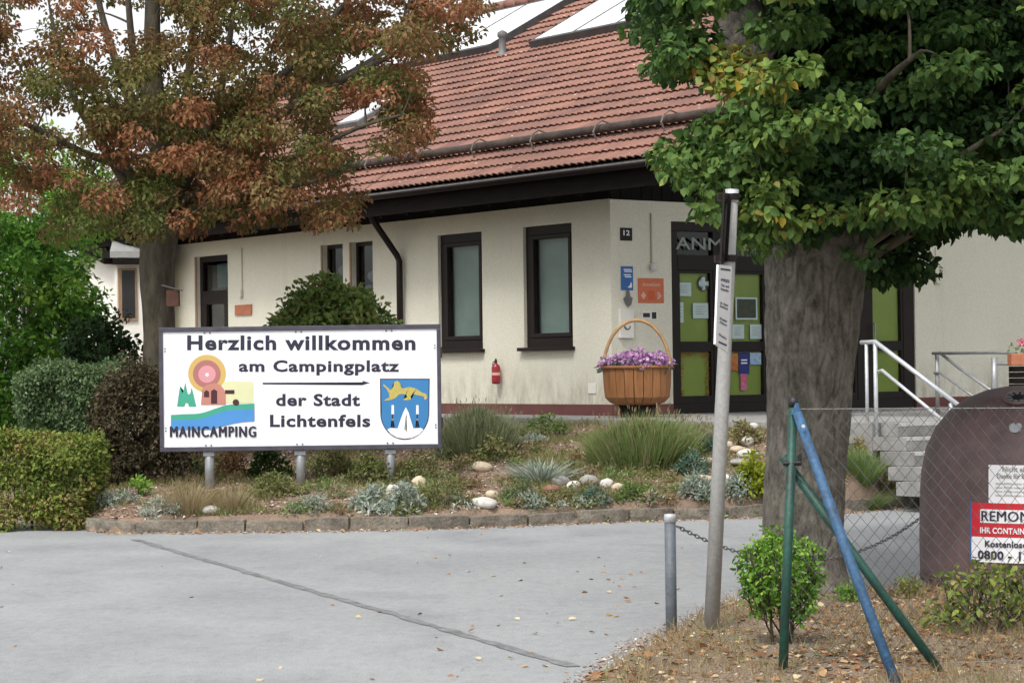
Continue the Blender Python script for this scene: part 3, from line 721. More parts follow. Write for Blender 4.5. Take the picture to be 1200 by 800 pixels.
# dark boarding on the gable above the short wall, each board a part
gw = 2*(UR*math.cos(PT)-OV)
for i in range(60):
    s0 = i*.19; 
    if s0+.18 > 11.5: break
    zt_ = min(ZE+(s0+OV)*math.tan(PT)-.3, 8.5); mb = MB(); mb.fbox(W2, s0, s0+.178, 3.98, zt_, -.1, .012+.004*(i % 2)); obj('gable_board', mb, M['brownwood'], B)
g = MB(); g.fbox(W2, 0, 14.8, 3.98, 5.0, -.2, -.11); obj('gable_backing', g, M['brownwood'], B)
# verge boards at the right-hand end
g = MB(); g.box8([rp(T0-.03,-.02,-.26), rp(T0,-.02,-.26), rp(T0,UR,-.26), rp(T0-.03,UR,-.26), rp(T0-.03,-.02,.06), rp(T0,-.02,.06), rp(T0,UR,.06), rp(T0-.03,UR,.06)])
g.box8([rp(T1,-.02,-.26), rp(T1+.03,-.02,-.26), rp(T1+.03,UR,-.26), rp(T1,UR,-.26), rp(T1,-.02,.06), rp(T1+.03,-.02,.06), rp(T1+.03,UR,.06), rp(T1,UR,.06)])
obj('verge_board', g, M['brownwood'], roof)
# solar collectors
def collector(t0, t1, u0, u1, n):
    wd = (t1-t0)/n
    for i in range(n):
        a_, b_ = t0+i*wd, t0+(i+1)*wd
        def bx(mb, a, b, c, d, h0, h1): mb.box8([rp(a,c,h0), rp(b,c,h0), rp(b,d,h0), rp(a,d,h0), rp(a,c,h1), rp(b,c,h1), rp(b,d,h1), rp(a,d,h1)])
        mb = MB(); w_ = .045
        bx(mb, a_, b_, u0, u0+.10, .02, .17); bx(mb, a_, b_, u1-w_, u1, .02, .17); bx(mb, a_, a_+.02, u0+.1, u1-w_, .02, .168); bx(mb, b_-.02, b_, u0+.1, u1-w_, .02, .168)
        f = obj('solar_collector', mb, M['panel_frame'], roof)
        mb = MB(); bx(mb, a_+.02, b_-.02, u0+.1, u1-w_, .10, .16); obj('collector_glass', mb, M['panel_glass'], f)
collector(2.72, 7.42, 6.0, 8.9, 4); collector(9.02, 13.6, 6.3, 8.75, 3); collector(14.1, 16.2, 6.3, 8.0, 2)
mb = MB(); 
def bx(mb, a, b, c, d, h0, h1): mb.box8([rp(a,c,h0), rp(b,c,h0), rp(b,d,h0), rp(a,d,h0), rp(a,c,h1), rp(b,c,h1), rp(b,d,h1), rp(a,d,h1)])
bx(mb, 9.42, 10.2, 3.3, 4.3, .02, .12); f = obj('skylight', mb, M['lead'], roof); mb = MB(); bx(mb, 9.50, 10.12, 3.38, 4.22, .1, .135); obj('skylight_pane', mb, M['panel_glass'], f)
# lead vent pipe between the collectors
q = rp(8.35, 6.05, 0); mb = MB(); mb.lathe(q-V(0,0,.1), [(.14,0),(.12,.12),(.07,.16),(.065,.42),(.09,.44),(.09,.52),(.02,.56)], 14); obj('vent_pipe', mb, M['lead'], roof, smooth=True)
# downpipe
A_ = Pd(440, 262, 34); 
def w1p(px, py, off): t, z = W1.tz(px, py, off); return W1.p(t, z, off)
g = MB(); g.tube([w1p(433, 246, .62), w1p(437, 258, .50), w1p(465, 299, .10), w1p(468, 306, .09), W1.p(W1.tz(469,380,.09)[0], 1.0, .09)], .052, 12)
obj('downpipe', g, M['brown'], B, smooth=True)
# thin vertical awning rods on the walls
for fr, x_, ya, yb_ in ((W1, 283, 291, 347), (W2, 1097, 290, 331)):
    t, za = fr.tz(x_, ya); _, zb_ = fr.tz(x_, yb_)
    g = MB(); g.fbox(fr, t-.035, t+.035, zb_, za, .004, .03); g.fbox(fr, t-.05, t+.05, zb_-.02, zb_+.12, .03, .06); obj('cable_cover', g, M['plaster'], B, bevel=.005)
# right-hand window, only its frame shows at the edge of the picture
a, b, c, d = w2win
f = obj('window', frame_bars(W2, a+.004, b-.004, c+.004, d-.004, .08, .08, .1, .1, -.13, -.03), M['brown'], B, label='dark framed window at the right end of the short wall')
g = MB(); g.fbox(W2, a+.07, b-.07, c+.09, d-.09, -.09, -.084); obj('pane', g, M['glass'], f)
g = MB(); g.fbox(W2, a+.05, b-.05, c+.05, d-.05, -.2, -.19); obj('blind', g, M['blind'], f)

# annex at the far left
ax = Pd(137, 380, 41.2); AX = thing('white_annex', 'low white annex with brown eaves and a narrow window, half hidden behind the left tree', 'building', (ax[0], ax[1], 0))
AF = Fr((ax[0], ax[1], 0), (1, .12, 0), (.12, -1, 0)); AL = Fr((ax[0], ax[1], 0), (-.75, .66, 0), (-.66, -.75, 0))
zA = Pd(137, 308, 41.2)[2]
g = MB(); g.fbox(AF, 0, .9, .3, zA, -2.2, 0); g.fbox(AL, -.01, .8, .3, zA+.1, -2.0, .0); obj('wall', g, M['plaster_white'], AX)
g = MB(); g.fbox(AF, -.05, 1.0, zA-.03, zA+.07, -2, .28); g.box8([AL.p(0,zA-.03,.28), AL.p(.9,zA+.32,.28), AL.p(.9,zA+.32,-.2), AL.p(0,zA-.03,-.2), AL.p(0,zA+.08,.28), AL.p(.9,zA+.39,.28), AL.p(.9,zA+.39,-.2), AL.p(0,zA+.08,-.2)])
obj('eaves_board', g, M['brownwood'], AX)
g = MB(); g.box8([AF.p(-.1,zA+.085,.2), AF.p(1.0,zA+.085,.2), AF.p(1.0,zA+.7,-2), AF.p(-.1,zA+.7,-2), AF.p(-.1,zA+.2,.2), AF.p(1.0,zA+.2,.2), AF.p(1.0,zA+.8,-2), AF.p(-.1,zA+.8,-2)]); obj('roof', g, M['concrete'], AX)
g = MB(); g.fbox(AF, .03, .36, zA-1.05, zA-.1, .002, .05); f = obj('window', g, M['reveal'], AX); g = MB(); g.fbox(AF, .10, .33, zA-1.0, zA-.14, .05, .056); obj('pane', g, M['black'], f)

#@@WALLTHINGS
# ------------------------------------------------------------------ things fixed to or standing at the walls
def plate(name, fr, px, mat, label, cat, off=.012, th=.012, bevel=.003):
    t0, t1, z0, z1 = rect1(fr, *px, off)
    r = thing(name, label, cat, fr.p((t0+t1)/2, (z0+z1)/2, off))
    g = MB(); g.fbox(fr, t0, t1, z0, z1, off-th+.003, off); obj('plate', g, mat, r, bevel=bevel)
    return r, (lambda x, y, k=.002: fr.p(t0+(t1-t0)*x, z0+(z1-z0)*y, off+k)), (t0, t1, z0, z1)
r, mp, _ = plate('house_number', W2, (727,267,741,282), M['brown'], 'small black house number plate high on the wall beside the corner', 'sign')
text('number', '12', M['white'], r, mp, .25, .78, .42, .38, .02)
r, mp, _ = plate('blue_sign', W2, (728,312,742,340), M['blue_sign'], 'narrow blue notice sign with white lines on the short wall above the basket', 'sign')
for i, (a, b, y) in enumerate([(.2,.85,.84),(.25,.9,.76),(.2,.8,.62),(.3,.85,.54)]): poly('line', [(a,y),(b,y),(b,y+.045),(a,y+.045)], M['white'], r, mp)
poly('emblem', [(.5,.12),(.85,.1),(.9,.22),(.8,.36),(.7,.2)], M['white'], r, mp)
g = MB(); c_ = W2.tz(735, 350); rr = thing('wall_emblem', 'small dark figure badge mounted under the blue sign', 'badge', W2.p(c_[0], c_[1], .01))
mb = MB(); mb.add([W2.p(c_[0]+x*.09, c_[1]+y*.12, .014) for x, y in [(-.5,-.6),(-.9,0),(-.4,.3),(-.2,.9),(0,1.2),(.3,.8),(.4,.3),(.9,.1),(.6,-.7),(0,-1)]], [tuple(range(10))]); o = obj('badge', mb, M['lead'], rr); sdm = o.modifiers.new('s','SOLIDIFY'); sdm.thickness = .01
r, mp, _ = plate('orange_sign', W2, (748,326,778,355), M['orange'], 'orange reception sign with white lettering left of the entrance', 'sign')
M['peach'] = pm('peach', (.75,.45,.35), (.7,.42,.33), 5, .7)
text('lettering', 'Anmeldung', M['peach'], r, mp, .16, .86, .68, .14, .02)
poly('inner_panel', [(.38,.12),(.64,.12),(.64,.5),(.38,.5)], pm('inner_panel', (.6,.12,.03), (.55,.1,.03), 5, .7), r, mp)
poly('arrow', [(.1,.3),(.2,.46),(.3,.3),(.2,.14)], M['peach'], r, mp); poly('arrow', [(.72,.44),(.8,.44),(.9,.3),(.8,.16),(.72,.16),(.82,.3)], M['peach'], r, mp)
r, mp, _ = plate('intercom', W2, (752,364,771,375), M['plaster_white'], 'pale doorbell and intercom plate under the orange sign', 'intercom')
poly('slot', [(.08,.3),(.5,.3),(.5,.75),(.08,.75)], M['black'], r, mp); poly('button', [(.62,.15),(.9,.15),(.9,.85),(.62,.85)], M['black'], r, mp)
r, mp, _ = plate('letterbox', W2, (727,362,743,396), M['plaster_white'], 'narrow white letterbox with dark ring on the wall behind the basket handle', 'letterbox', off=.05, th=.05)
g = MB()
for i in range(16):
    a = math.radians(200+140*i/15)
pr = [(0.5+.26*math.cos(math.radians(a)), .42+.15*math.sin(math.radians(a))) for a in range(180, 361, 15)]+[(0.5+.17*math.cos(math.radians(a)), .42+.10*math.sin(math.radians(a))) for a in range(360, 179, -15)]
poly('ring', pr, M['lead'], r, mp)
c_ = W2.tz(763, 313); g = MB(); g.lathe(W2.p(c_[0], c_[1]-.06, .05), [(.03,0),(.045,.03),(.045,.09),(.02,.12)], 12)
r = thing('wall_lamp', 'tiny white lamp on the wall above the orange sign', 'lamp', W2.p(*c_, .05)); obj('lamp_body', g, M['white_metal'], r, smooth=True)
mb = MB(); mb.fbox(W2, c_[0]-.01, c_[0]+.01, c_[1]+.06, W2.tz(763,250)[1], .003, .02); obj('cable', mb, pm('cable_grey', (.42,.40,.33), (.38,.36,.30), 4, .8), r)
r, mp, _ = plate('socket_cover', W1, (689,449,698,461), M['plaster_white'], 'small pale socket cover low on the long wall near the corner', 'socket')
r, mp, _ = plate('terracotta_sign', W1, (275,357,294,369), M['terracotta'], 'small terracotta plaque on the wall beside the side door', 'plaque', off=.03, th=.03)
# fire extinguisher
t_, zb_ = W1.tz(582, 450, .09); zt_ = W1.tz(581, 420, .09)[1]; c = W1.p(t_, zb_, .10)
r = thing('fire_extinguisher', 'slim red fire extinguisher hung on the cream wall below the tall windows', 'fire extinguisher', c); H = zt_-zb_
g = MB(); g.lathe(c, [(.02,0),(.062,.01),(.066,.04),(.066,H*.62),(.058,H*.72),(.03,H*.80),(.022,H*.83)], 16); obj('cylinder', g, M['extinguisher'], r, smooth=True)
g = MB(); g.lathe(c+V(0,0,H*.83), [(.02,0),(.024,.02),(.015,.05),(.008,H*.17)], 8); g.tube([c+V(0,0,H*.9), c+W1.u*.07+V(0,0,H*.86), c+W1.u*.07+W1.n*.02+V(0,0,H*.5)], .008, 6); obj('valve', g, M['black'], r)
g = MB(); g.lathe(c+V(0,0,H*.35), [(.0675,0),(.0675,.04)], 16); obj('band', g, M['peach'], r)
# notices on the entrance glass
nt_ = [((794,331,810,347),'paper','pale notice sheet at upper left of the first entrance pane'),
       ((791,354,801,378),'paper','narrow pale notice sheet at the left edge of the first pane'),
       ((812,355,830,373),'paper','square pale notice sheet right of the narrow one on the first pane'),
       ((863,350,886,373),'picture','dark framed picture behind the second entrance pane'),
       ((858,380,872,397),'paper','left one of two small sheets under the dark picture'),
       ((879,380,893,397),'paper','right one of two small sheets under the dark picture'),
       ((856,414,865,434),'poster_orange','small orange and red poster on the second lower pane'),
       ((866,413,878,438),'poster_navy','navy blue poster with white writing on the second lower pane'),
       ((879,413,892,427),'poster_blue','pale blue and white square sticker on the second lower pane'),
       ((868,438,875,457),'poster_pink','narrow pink and red strip poster below the navy poster')]
M['picture'] = pm('dark_picture', (.03,.045,.025), (.06,.07,.045), 12, .7)
M['poster_orange'] = pm('poster_orange', (.45,.22,.04), (.4,.07,.03), 14, .7); M['poster_navy'] = pm('poster_navy', (.015,.02,.13), (.02,.03,.2), 9, .7)
M['poster_blue'] = pm('poster_blue', (.45,.55,.62), (.12,.3,.55), 16, .7); M['poster_pink'] = pm('poster_pink', (.5,.04,.14), (.55,.2,.35), 16, .7)
for px, mt_, lab in nt_:
    r, mp, rc = plate('notice' if mt_ == 'paper' else 'poster', W2, px, M[mt_], lab, 'notice' if mt_ == 'paper' else 'poster', off=-.066, th=.006, bevel=0)
    if mt_ == 'paper':
        for k in range(4): poly('text_line', [(.18,.75-k*.16),(.8-.1*(k % 2),.75-k*.16),(.8-.1*(k % 2),.79-k*.16),(.18,.79-k*.16)], M['pebble_grey'], r, mp)
    if mt_ == 'picture':
        g = frame_bars(W2, rc[0]-.02, rc[1]+.02, rc[2]-.02, rc[3]+.02, .025, .025, .025, .025, -.068, -.060); obj('picture_frame', g, M['paper'], r)
    if mt_ == 'poster_navy':
        for k in range(2): poly('text_line', [(.2,.62-k*.14),(.8,.62-k*.14),(.8,.68-k*.14),(.2,.68-k*.14)], M['white'], r, mp)
c_ = W2.tz(828, 332); r = thing('cross_sticker', 'white cross on a dark round sticker on the first entrance pane', 'sticker', W2.p(*c_, -.066))
mpc = lambda x, y, k=0: W2.p(c_[0]+x, c_[1]+y, -.066+k)
poly('disc', disc(0,0,.11), M['dark'] if 'dark' in M else M['picture'], r, mpc); s_ = .03; l_ = .095
poly('cross', [(-s_,-l_),(s_,-l_),(s_,-s_),(l_,-s_),(l_,s_),(s_,s_),(s_,l_),(-s_,l_),(-s_,s_),(-l_,s_),(-l_,-s_),(-s_,-s_)], M['paper'], r, lambda x, y: mpc(x, y, .004))
# giant wooden basket with flowers
bc = Pd(747, 470, 30.6); bc = V(bc[0], bc[1], ZF); rpx = 40/FPX*30.6
bz0 = Pd(747, 474, 30.6)[2]; bz1 = Pd(747, 430, 30.6)[2]
r = thing('wooden_basket', 'huge brown wooden basket with tall hoop handle standing at the building corner', 'basket', bc)
nb = 22; Hb = bz1-bz0
for i in range(nb):
    th0 = 2*math.pi*i/nb+.012; th1 = 2*math.pi*(i+1)/nb-.012; mb = MB(); vs = []
    pf = [(.62,0),(.80,.06),(.95,.2),(.985,.5),(1,.8),(1.01,1.0)]
    for k, (q, h) in enumerate(pf):
        for rr_ in (rpx*q, rpx*q-.02):
            for th in (th0, th1): vs.append(bc+V(rr_*math.cos(th)*1.0, rr_*.8*math.sin(th), bz0-ZF+Hb*h))
    fs = []
    for k in range(len(pf)-1):
        a = 4*k; b = 4*k+4; fs += [(a, a+1, b+1, b), (a+2, b+2, b+3, a+3), (a, b, b+2, a+2), (a+1, a+3, b+3, b+1)]
    fs += [(0,2,3,1), (len(pf)*4-4, len(pf)*4-3, len(pf)*4-1, len(pf)*4-2)]
    mb.add(vs, fs); obj('stave', mb, M['basket'], r)
g = MB(); g.tube([bc+V(rpx*1.03*math.cos(a), rpx*.83*math.sin(a), bz1-ZF) for a in np.linspace(0, 2*math.pi, 33)], .022, 8, cap=False); obj('rim', g, M['basket'], r, smooth=True)
g = MB(); g.tube([bc+V(rpx*.5*math.cos(a), rpx*.4*math.sin(a), bz0-ZF-.02) for a in np.linspace(0, 2*math.pi, 25)], .03, 8, cap=False)
g.lathe(bc+V(0,0,0), [(rpx*.5,0),(rpx*.5,bz0-ZF+.02)], 20); obj('foot', g, M['brownwood'], r)
hz1 = Pd(747, 375, 30.6)[2]
g = MB(); g.tube([bc+V(rpx*.98*math.cos(a), 0, bz1-ZF-.05+(hz1-bz1+.05)*math.sin(a)) for a in np.linspace(0, math.pi, 25)], .024, 8); obj('hoop_handle', g, M['handle'], r, smooth=True)
g = MB(); g.lathe(bc+V(0,0,bz1-ZF-.1), [(rpx*.7,0),(rpx*.72,.03)], 20); obj('soil', g, M['dirt'], r)
fl = thing('purple_flowers', 'mound of purple and pink flowers filling the wooden basket', 'flowers', bc+V(0,0,bz1-ZF-.05))
cl = []
for i in range(60):
    a = rng.random()*6.28; q = rng.random()**.5; hh = rng.random()
    cl.append((bc[0]+rpx*1.02*q*math.cos(a), bc[1]+rpx*.8*q*math.sin(a), bz1+.02+(.22*(1-q*.6))*hh, .09,.09,.07, .3+.5*rng.random()))
P_, A2, N2, S2, R2 = cloud(cl, 60000, .045, .0); leaves_mesh('blossoms', P_, A2, N2, S2, R2, LM['petal'], fl, wid=.9)
P_, A2, N2, S2, R2 = cloud([(c[0], c[1], c[2]-.05, .12,.12,.06, .4) for c in cl], 9000, .07, .2); leaves_mesh('leaves', P_, A2, N2, S2, R2, LM['teal'], fl)
# handrails
def pipe_set(name, label, sets, mat, cat='handrail'):
    b0 = sets[0][1][0]; r = thing(name, label, cat, V(b0[0], b0[1], 0))
    for nm, pts_, rad in sets: g = MB(); g.tube(pts_, rad, 10); obj(nm, g, mat, r, smooth=True)
    return r
def sp(s, o, z): return W2.p(s, z, o)
pipe_set('handrail', 'pale galvanised double handrail sloping down the steps right of the big tree trunk', [
 ('post', [sp(-1.31,6.32,.60), sp(-1.31,6.32,ZF+.92)], .024), ('post', [sp(-1.31,7.45,.2), sp(-1.31,7.45,.98+.2)], .024),
 ('post', [sp(-1.31,6.18,.75), sp(-1.31,6.18,ZF+.9)], .02),
 ('upper_rail', [sp(-1.31,6.1,ZF+.92), sp(-1.31,6.32,ZF+.925), sp(-1.31,7.6,ZF+.925-.74)], .026),
 ('lower_rail', [sp(-1.31,6.36,ZF+.58), sp(-1.31,6.42,ZF+.60), sp(-1.31,7.45,ZF+.585-.62)], .02),
 ('base_flange', [sp(-1.31,6.22,.74), sp(-1.31,6.42,.74)], .03)], M['metal_light'])
pipe_set('handrail', 'thin grey guard rail in front of the right-hand wall, half hidden by the round bin', [
 ('post', [Pd(1099,485,31.7), Pd(1098,413,31.7)], .03), ('post', [Pd(1166,485,30.2), Pd(1165,419,30.2)], .045),
 ('upper_rail', [Pd(1093,414,31.7), Pd(1163,413,30.4), Pd(1230,414,29.2)], .022),
 ('sloping_rail', [Pd(1101,413,31.7), Pd(1125,432,31.0), Pd(1175,467,29.8)], .022), ('sloping_rail', [Pd(1095,437,31.7), Pd(1102,437,31.6), Pd(1160,478,30.0)], .018),
 ('cross_rail', [Pd(1166,426,30.2), Pd(1195,426,30)], .022)], M['metal'])
# pillar with geranium pot
pc = Pd(1203, 470, 28.6); r = thing('brick_pillar', 'dark brown pillar rising behind the round bin at the right edge', 'pillar', V(pc[0], pc[1], 0))
zp = Pd(1203, 428, 28.6)[2]; br = random.Random(2)
for j in range(int((zp-.3)/.075)):
    for i in range(2):
        g = MB(); x0 = pc[0]-.19+i*.19; g.box(x0+.004, x0+.186, pc[1]-.15+br.uniform(0,.006), pc[1]+.15, .3+j*.075+.004, .3+j*.075+.071); obj('brick', g, M['brownwood'], r)
pt = thing('flower_pot', 'orange terracotta flower trough on the dark pillar', 'pot', V(pc[0], pc[1], zp)); g = MB(); g.box(pc[0]-.21, pc[0]+.3, pc[1]-.12, pc[1]+.12, zp, zp+.15); obj('trough', g, M['terracotta'], pt, bevel=.01)
pg = thing('pink_geranium', 'pink geranium growing in the terracotta trough at the right edge', 'plant', V(pc[0], pc[1], zp+.15))
P_, A2, N2, S2, R2 = cloud([(pc[0]-.12+.08*i, pc[1], zp+.2, .1,.1,.09,.5) for i in range(5)], 26000, .05, .1); leaves_mesh('leaves', P_, A2, N2, S2, R2, LM['grass'], pg)
P_, A2, N2, S2, R2 = cloud([(pc[0]-.08,pc[1]-.05,zp+.3,.05,.05,.04,.5),(pc[0]+.1,pc[1]-.05,zp+.33,.05,.05,.04,.5),(pc[0]+.22,pc[1]-.05,zp+.28,.05,.05,.04,.5)], 300000, .035, 0); leaves_mesh('blossoms', P_, A2, N2, S2, R2, LM['pink'], pg, wid=.9)
# birdhouse hung on the left tree
q = Pd(199, 350, 26.6); r = thing('birdhouse', 'small reddish brown nesting box with grey roof hanging on the left tree trunk', 'birdhouse', q)
g = MB(); g.box(q[0]-.03, q[0]+.11, q[1]-.07, q[1]+.07, q[2]-.09, q[2]+.10); obj('box', g, pm('nest_box', (.17,.075,.05), (.12,.055,.04), 8, .8), r, bevel=.004)
g = MB(); g.box8([q+V(-.08,-.1,.15), q+V(.14,-.1,.09), q+V(.14,.1,.09), q+V(-.08,.1,.15), q+V(-.08,-.1,.165), q+V(.14,-.1,.105), q+V(.14,.1,.105), q+V(-.08,.1,.165)]); obj('roof', g, M['lead'], r)

#@@SIGN
# ------------------------------------------------------------------ the welcome sign
DS = 24.8
sgc = Pd(350, 570, DS); SG = thing('welcome_sign', 'wide white camp site welcome sign on three grey posts in the planting bed', 'sign', V(sgc[0], sgc[1], 0))
def sx(px, py, k=0.):
    p = Pd(px, py, DS); return V(p[0], DS-k, p[2])
x0, z1 = sx(188.5, 387)[0], sx(350, 385)[2]; x1 = sx(514, 384)[0]; z0 = sx(350, 524)[2]
g = MB(); g.box(x0+.02, x1-.02, DS-.012, DS+.012, z0+.02, z1-.02); obj('panel', g, M['white'], SG)
fw = .035
for (a, b, c, d) in ((x0-.02, x1+.02, z1-.02, z1+.03), (x0-.02, x1+.02, z0-.03, z0+.02), (x0-.02, x0+.022, z0+.022, z1-.022), (x1-.022, x1+.02, z0+.022, z1-.022)):
    g = MB(); g.box(a, b, DS-.03, DS+.03, c, d); obj('frame_bar', g, M['signframe'], SG, bevel=.004)
for px in (245, 352, 458):
    b = sx(px, 570); zz = gz(b[0], DS+.06)-.1
    g = MB(); g.tube([(b[0], DS+.055, zz), (b[0], DS+.055, z0+.12)], .05 if px != 245 else .052, 14); po = obj('post', g, M['metal'], SG, smooth=True)
    g = MB(); g.box(b[0]-.062, b[0]+.062, DS-.0, DS+.11, z0-.085, z0-.034); obj('clamp', g, M['metal'], po, bevel=.005)
    g = MB()
    for dx in (-.03, .03):
        for zz2 in (z0+.035, z1-.035): g.tube([(b[0]+dx, DS-.012, zz2), (b[0]+dx, DS-.02, zz2)], .010, 8)
    stuff(obj('bolt', g, M['lead'], SG))
g = MB()
for zz2 in (z0+.2, z0+.23, z1-.2, z1-.23):
    for xx in (x0+.045, x1-.045): g.tube([(xx, DS-.012, zz2), (xx, DS-.02, zz2)], .008, 8)
obj('bolt', g, M['lead'], SG)
g = MB(); 
for zz2 in (z0+.25, z1-.28): g.box(x1+.02, x1+.035, DS-.03, DS+.02, zz2-.06, zz2+.06)
obj('hinge', g, M['black'], SG)
ln = lambda k: (lambda x, y: sx(x, -y, .012+k))     # coordinates: picture x, minus picture y
def stxt(nm, s, xa, xb, base, cap, bold=.018, sp_=1.05, slant=0, mat='ink', k=.002): text('lettering', s, M[mat], SG, ln(k), xa, xb, -base, cap, bold, sp_, slant)
# the roll of the camera is already in sx(), so lines are read from the sign's own level
stxt('l', 'Herzlich willkommen', 219.5, 487, 409.5, 15.8, .036, 1.12)
stxt('l', 'am Campingplatz', 280, 468, 435, 12.4, .034, 1.1)
stxt('l', 'der Stadt', 323.5, 422, 475, 13, .034, 1.1)
stxt('l', 'Lichtenfels', 316.5, 434, 499.5, 13.2, .034, 1.1)
stxt('l', 'MAINCAMPING', 200, 300, 511.5, 12, .035, 1.2, k=.010)
g = MB(); s4 = lambda x, y: ln(.002)(x, -y)
poly('arrow', [(308,448.2),(425,447.7),(425,446),(433.5,448.4),(425,451),(425,449.5),(308,450.2)], M['ink'], SG, s4)
# camp emblem -- drawn in its own coordinates, 6.667 units per picture pixel
EM = obj('camp_emblem', MB().add([sx(199.5,412,.0135), sx(299,412,.0135), sx(299,500,.0135), sx(199.5,500,.0135)], [(0,3,2,1)]), M['white'], SG)
def ep(nm, pts_, col, k): return poly(nm, pts_, col, EM, lambda x, y: sx(190+x/6.667, 405+y/6.667, .014+k))
col = lambda nm, c: pm(nm, c, tuple(v*.93 for v in c), 3, .6)
gold, mauve, rose, rust_, cream, teal_, blue_, maroon = col('gold',(.62,.42,.13)), col('mauve',(.42,.16,.15)), col('rose',(.68,.30,.33)), col('brick_red',(.52,.22,.17)), col('cream',(.70,.70,.42)), col('emblem_green',(.05,.36,.24)), col('emblem_blue',(.07,.27,.62)), col('maroon',(.06,.012,.02))
ep('sun_ring', disc(352,218,148,148,40), gold, .001); ep('caravan', [(470,300),(495,278),(700,278),(715,292),(715,440),(690,447),(495,447)], cream, .002)
ep('sun_ring', disc(350,220,108,108,36), mauve, .003); ep('sun_disc', disc(352,222,68,68,30), rose, .004); ep('sun_centre', disc(353,226,14,14,14), M['white'], .005)
ep('tower_body', [(305,460),(320,360),(318,335),(350,305),(410,290),(455,305),(485,340),(498,385),(498,460)], rust_, .005)
for cx_, w_ in ((349,20),(408,24)):
    y0_, y1_ = (345,402) if cx_ == 349 else (338,452)
    ep('opening', [(cx_-w_,y1_),(cx_-w_,y0_+15),(cx_,y0_),(cx_+w_,y0_+15),(cx_+w_,y1_)], maroon, .006)
ep('caravan_window', [(493,345),(566,345),(566,375),(493,375)], maroon, .0055); ep('wheel', disc(578,442,25,25,18), maroon, .0075)
ep('castle', [(118,474),(135,370),(142,315),(158,370),(170,350),(182,285),(196,355),(205,380),(222,372),(232,325),(245,375),(268,474),(210,474),(205,450),(185,445),(175,474)], teal_, .003)
def wave(xs_, f): return [(x, f(x)) for x in xs_]
xs_ = np.linspace(70, 722, 24)
top = lambda x: 540-8*math.sin((x-70)/330*3.1)-(0 if x < 240 else 92*(1-math.cos(min(1,(x-240)/330)*math.pi))/2)
ep('river_bank', wave(xs_, top)+wave(xs_[::-1], lambda x: top(x)+48), teal_, .004)
bot = lambda x: 655 if x < 380 else 655-65*math.sin((x-380)/342*math.pi/2)
ep('river', wave(xs_, lambda x: top(x)+44)+wave(xs_[::-1], bot), blue_, .005)
# coat of arms, 8.89 units per picture pixel
CR = obj('coat_of_arms', MB().add([sx(445,443,.0135), sx(504.5,443,.0135), sx(504,490,.0135), sx(475,516,.0135), sx(447,490,.0135)], [(0,4,3,2,1)]), M['white'], SG)
def cp(nm, pts_, c, k): return poly(nm, pts_, c, CR, lambda x, y: sx(435+x/8.89, 435+y/8.89, .014+k))
shield = [(92,75),(610,75),(605,430)]+[(350+255*math.cos(math.radians(a)), 430+280*math.sin(math.radians(a))) for a in range(6, 175, 8)]+[(100,430)]
cp('shield_outline', shield, M['ink'], .001)
inn = [(102,86),(600,86),(596,430)]+[(350+246*math.cos(math.radians(a)), 430+270*math.sin(math.radians(a))) for a in range(6, 175, 8)]+[(110,430)]
cp('shield_field', inn, col('shield_blue',(.035,.20,.46)), .002)
lion_c = pm('lion_yellow', (.42,.34,.06), (.55,.46,.14), 60, .6)
cp('lion', [(130,130),(175,170),(205,195),(235,150),(240,110),(275,98),(300,120),(312,160),(330,180),(400,160),(470,180),(520,215),(575,235),(585,275),(560,300),(548,262),(490,248),(430,235),(410,262),(420,290),(380,300),(330,295),(345,280),(375,270),(365,240),(320,235),(290,240),(250,280),(190,300),(130,305),(160,285),(190,270),(185,225),(160,180),(125,150)], lion_c, .004)
cp('snow_ground', [(168,605),(200,588),(270,592),(440,592),(520,588),(545,605),(500,655),(430,690),(350,700),(270,688),(205,650)], M['white'], .004)
cp('rock_peak', [(262,640),(300,520),(335,425),(362,372),(392,430),(415,510),(445,610),(440,640)], M['white'], .006)
cp('peak_shadow', [(345,600),(365,440),(372,470),(360,560),(375,630)], M['pebble_grey'], .007)
for cx_ in (225, 482):
    cp('candle', [(cx_-14,445),(cx_-12,350),(cx_+12,350),(cx_+14,445)], M['white'], .004); cp('candle_stem', [(cx_-5,445),(cx_+5,445),(cx_+6,560),(cx_+22,585),(cx_-22,585),(cx_-6,560)], M['ink'], .003); cp('candle_knob', disc(cx_,500,12,12,10), M['pebble_grey'], .0045)

#@@STREET
# ------------------------------------------------------------------ pole, bollard, chain
DP = 13.5
pb, ptp = Pd(833, 752, DP), Pd(858, 223, DP)
r = thing('sign_pole', 'leaning grey tubular pole with two signs seen edge-on beside the big tree', 'sign post', V(pb[0], pb[1], 0))
def al(py): a = (752-py)/(752-223); return pb+(ptp-pb)*a
g = MB(); g.tube([al(760), al(500), al(236)], [.046,.043,.038], 16); obj('pole', g, M['pole'], r, smooth=True)
g = MB(); g.tube([al(237), al(222)], .041, 16); obj('pole_cap', g, M['metal_light'], r, smooth=True)
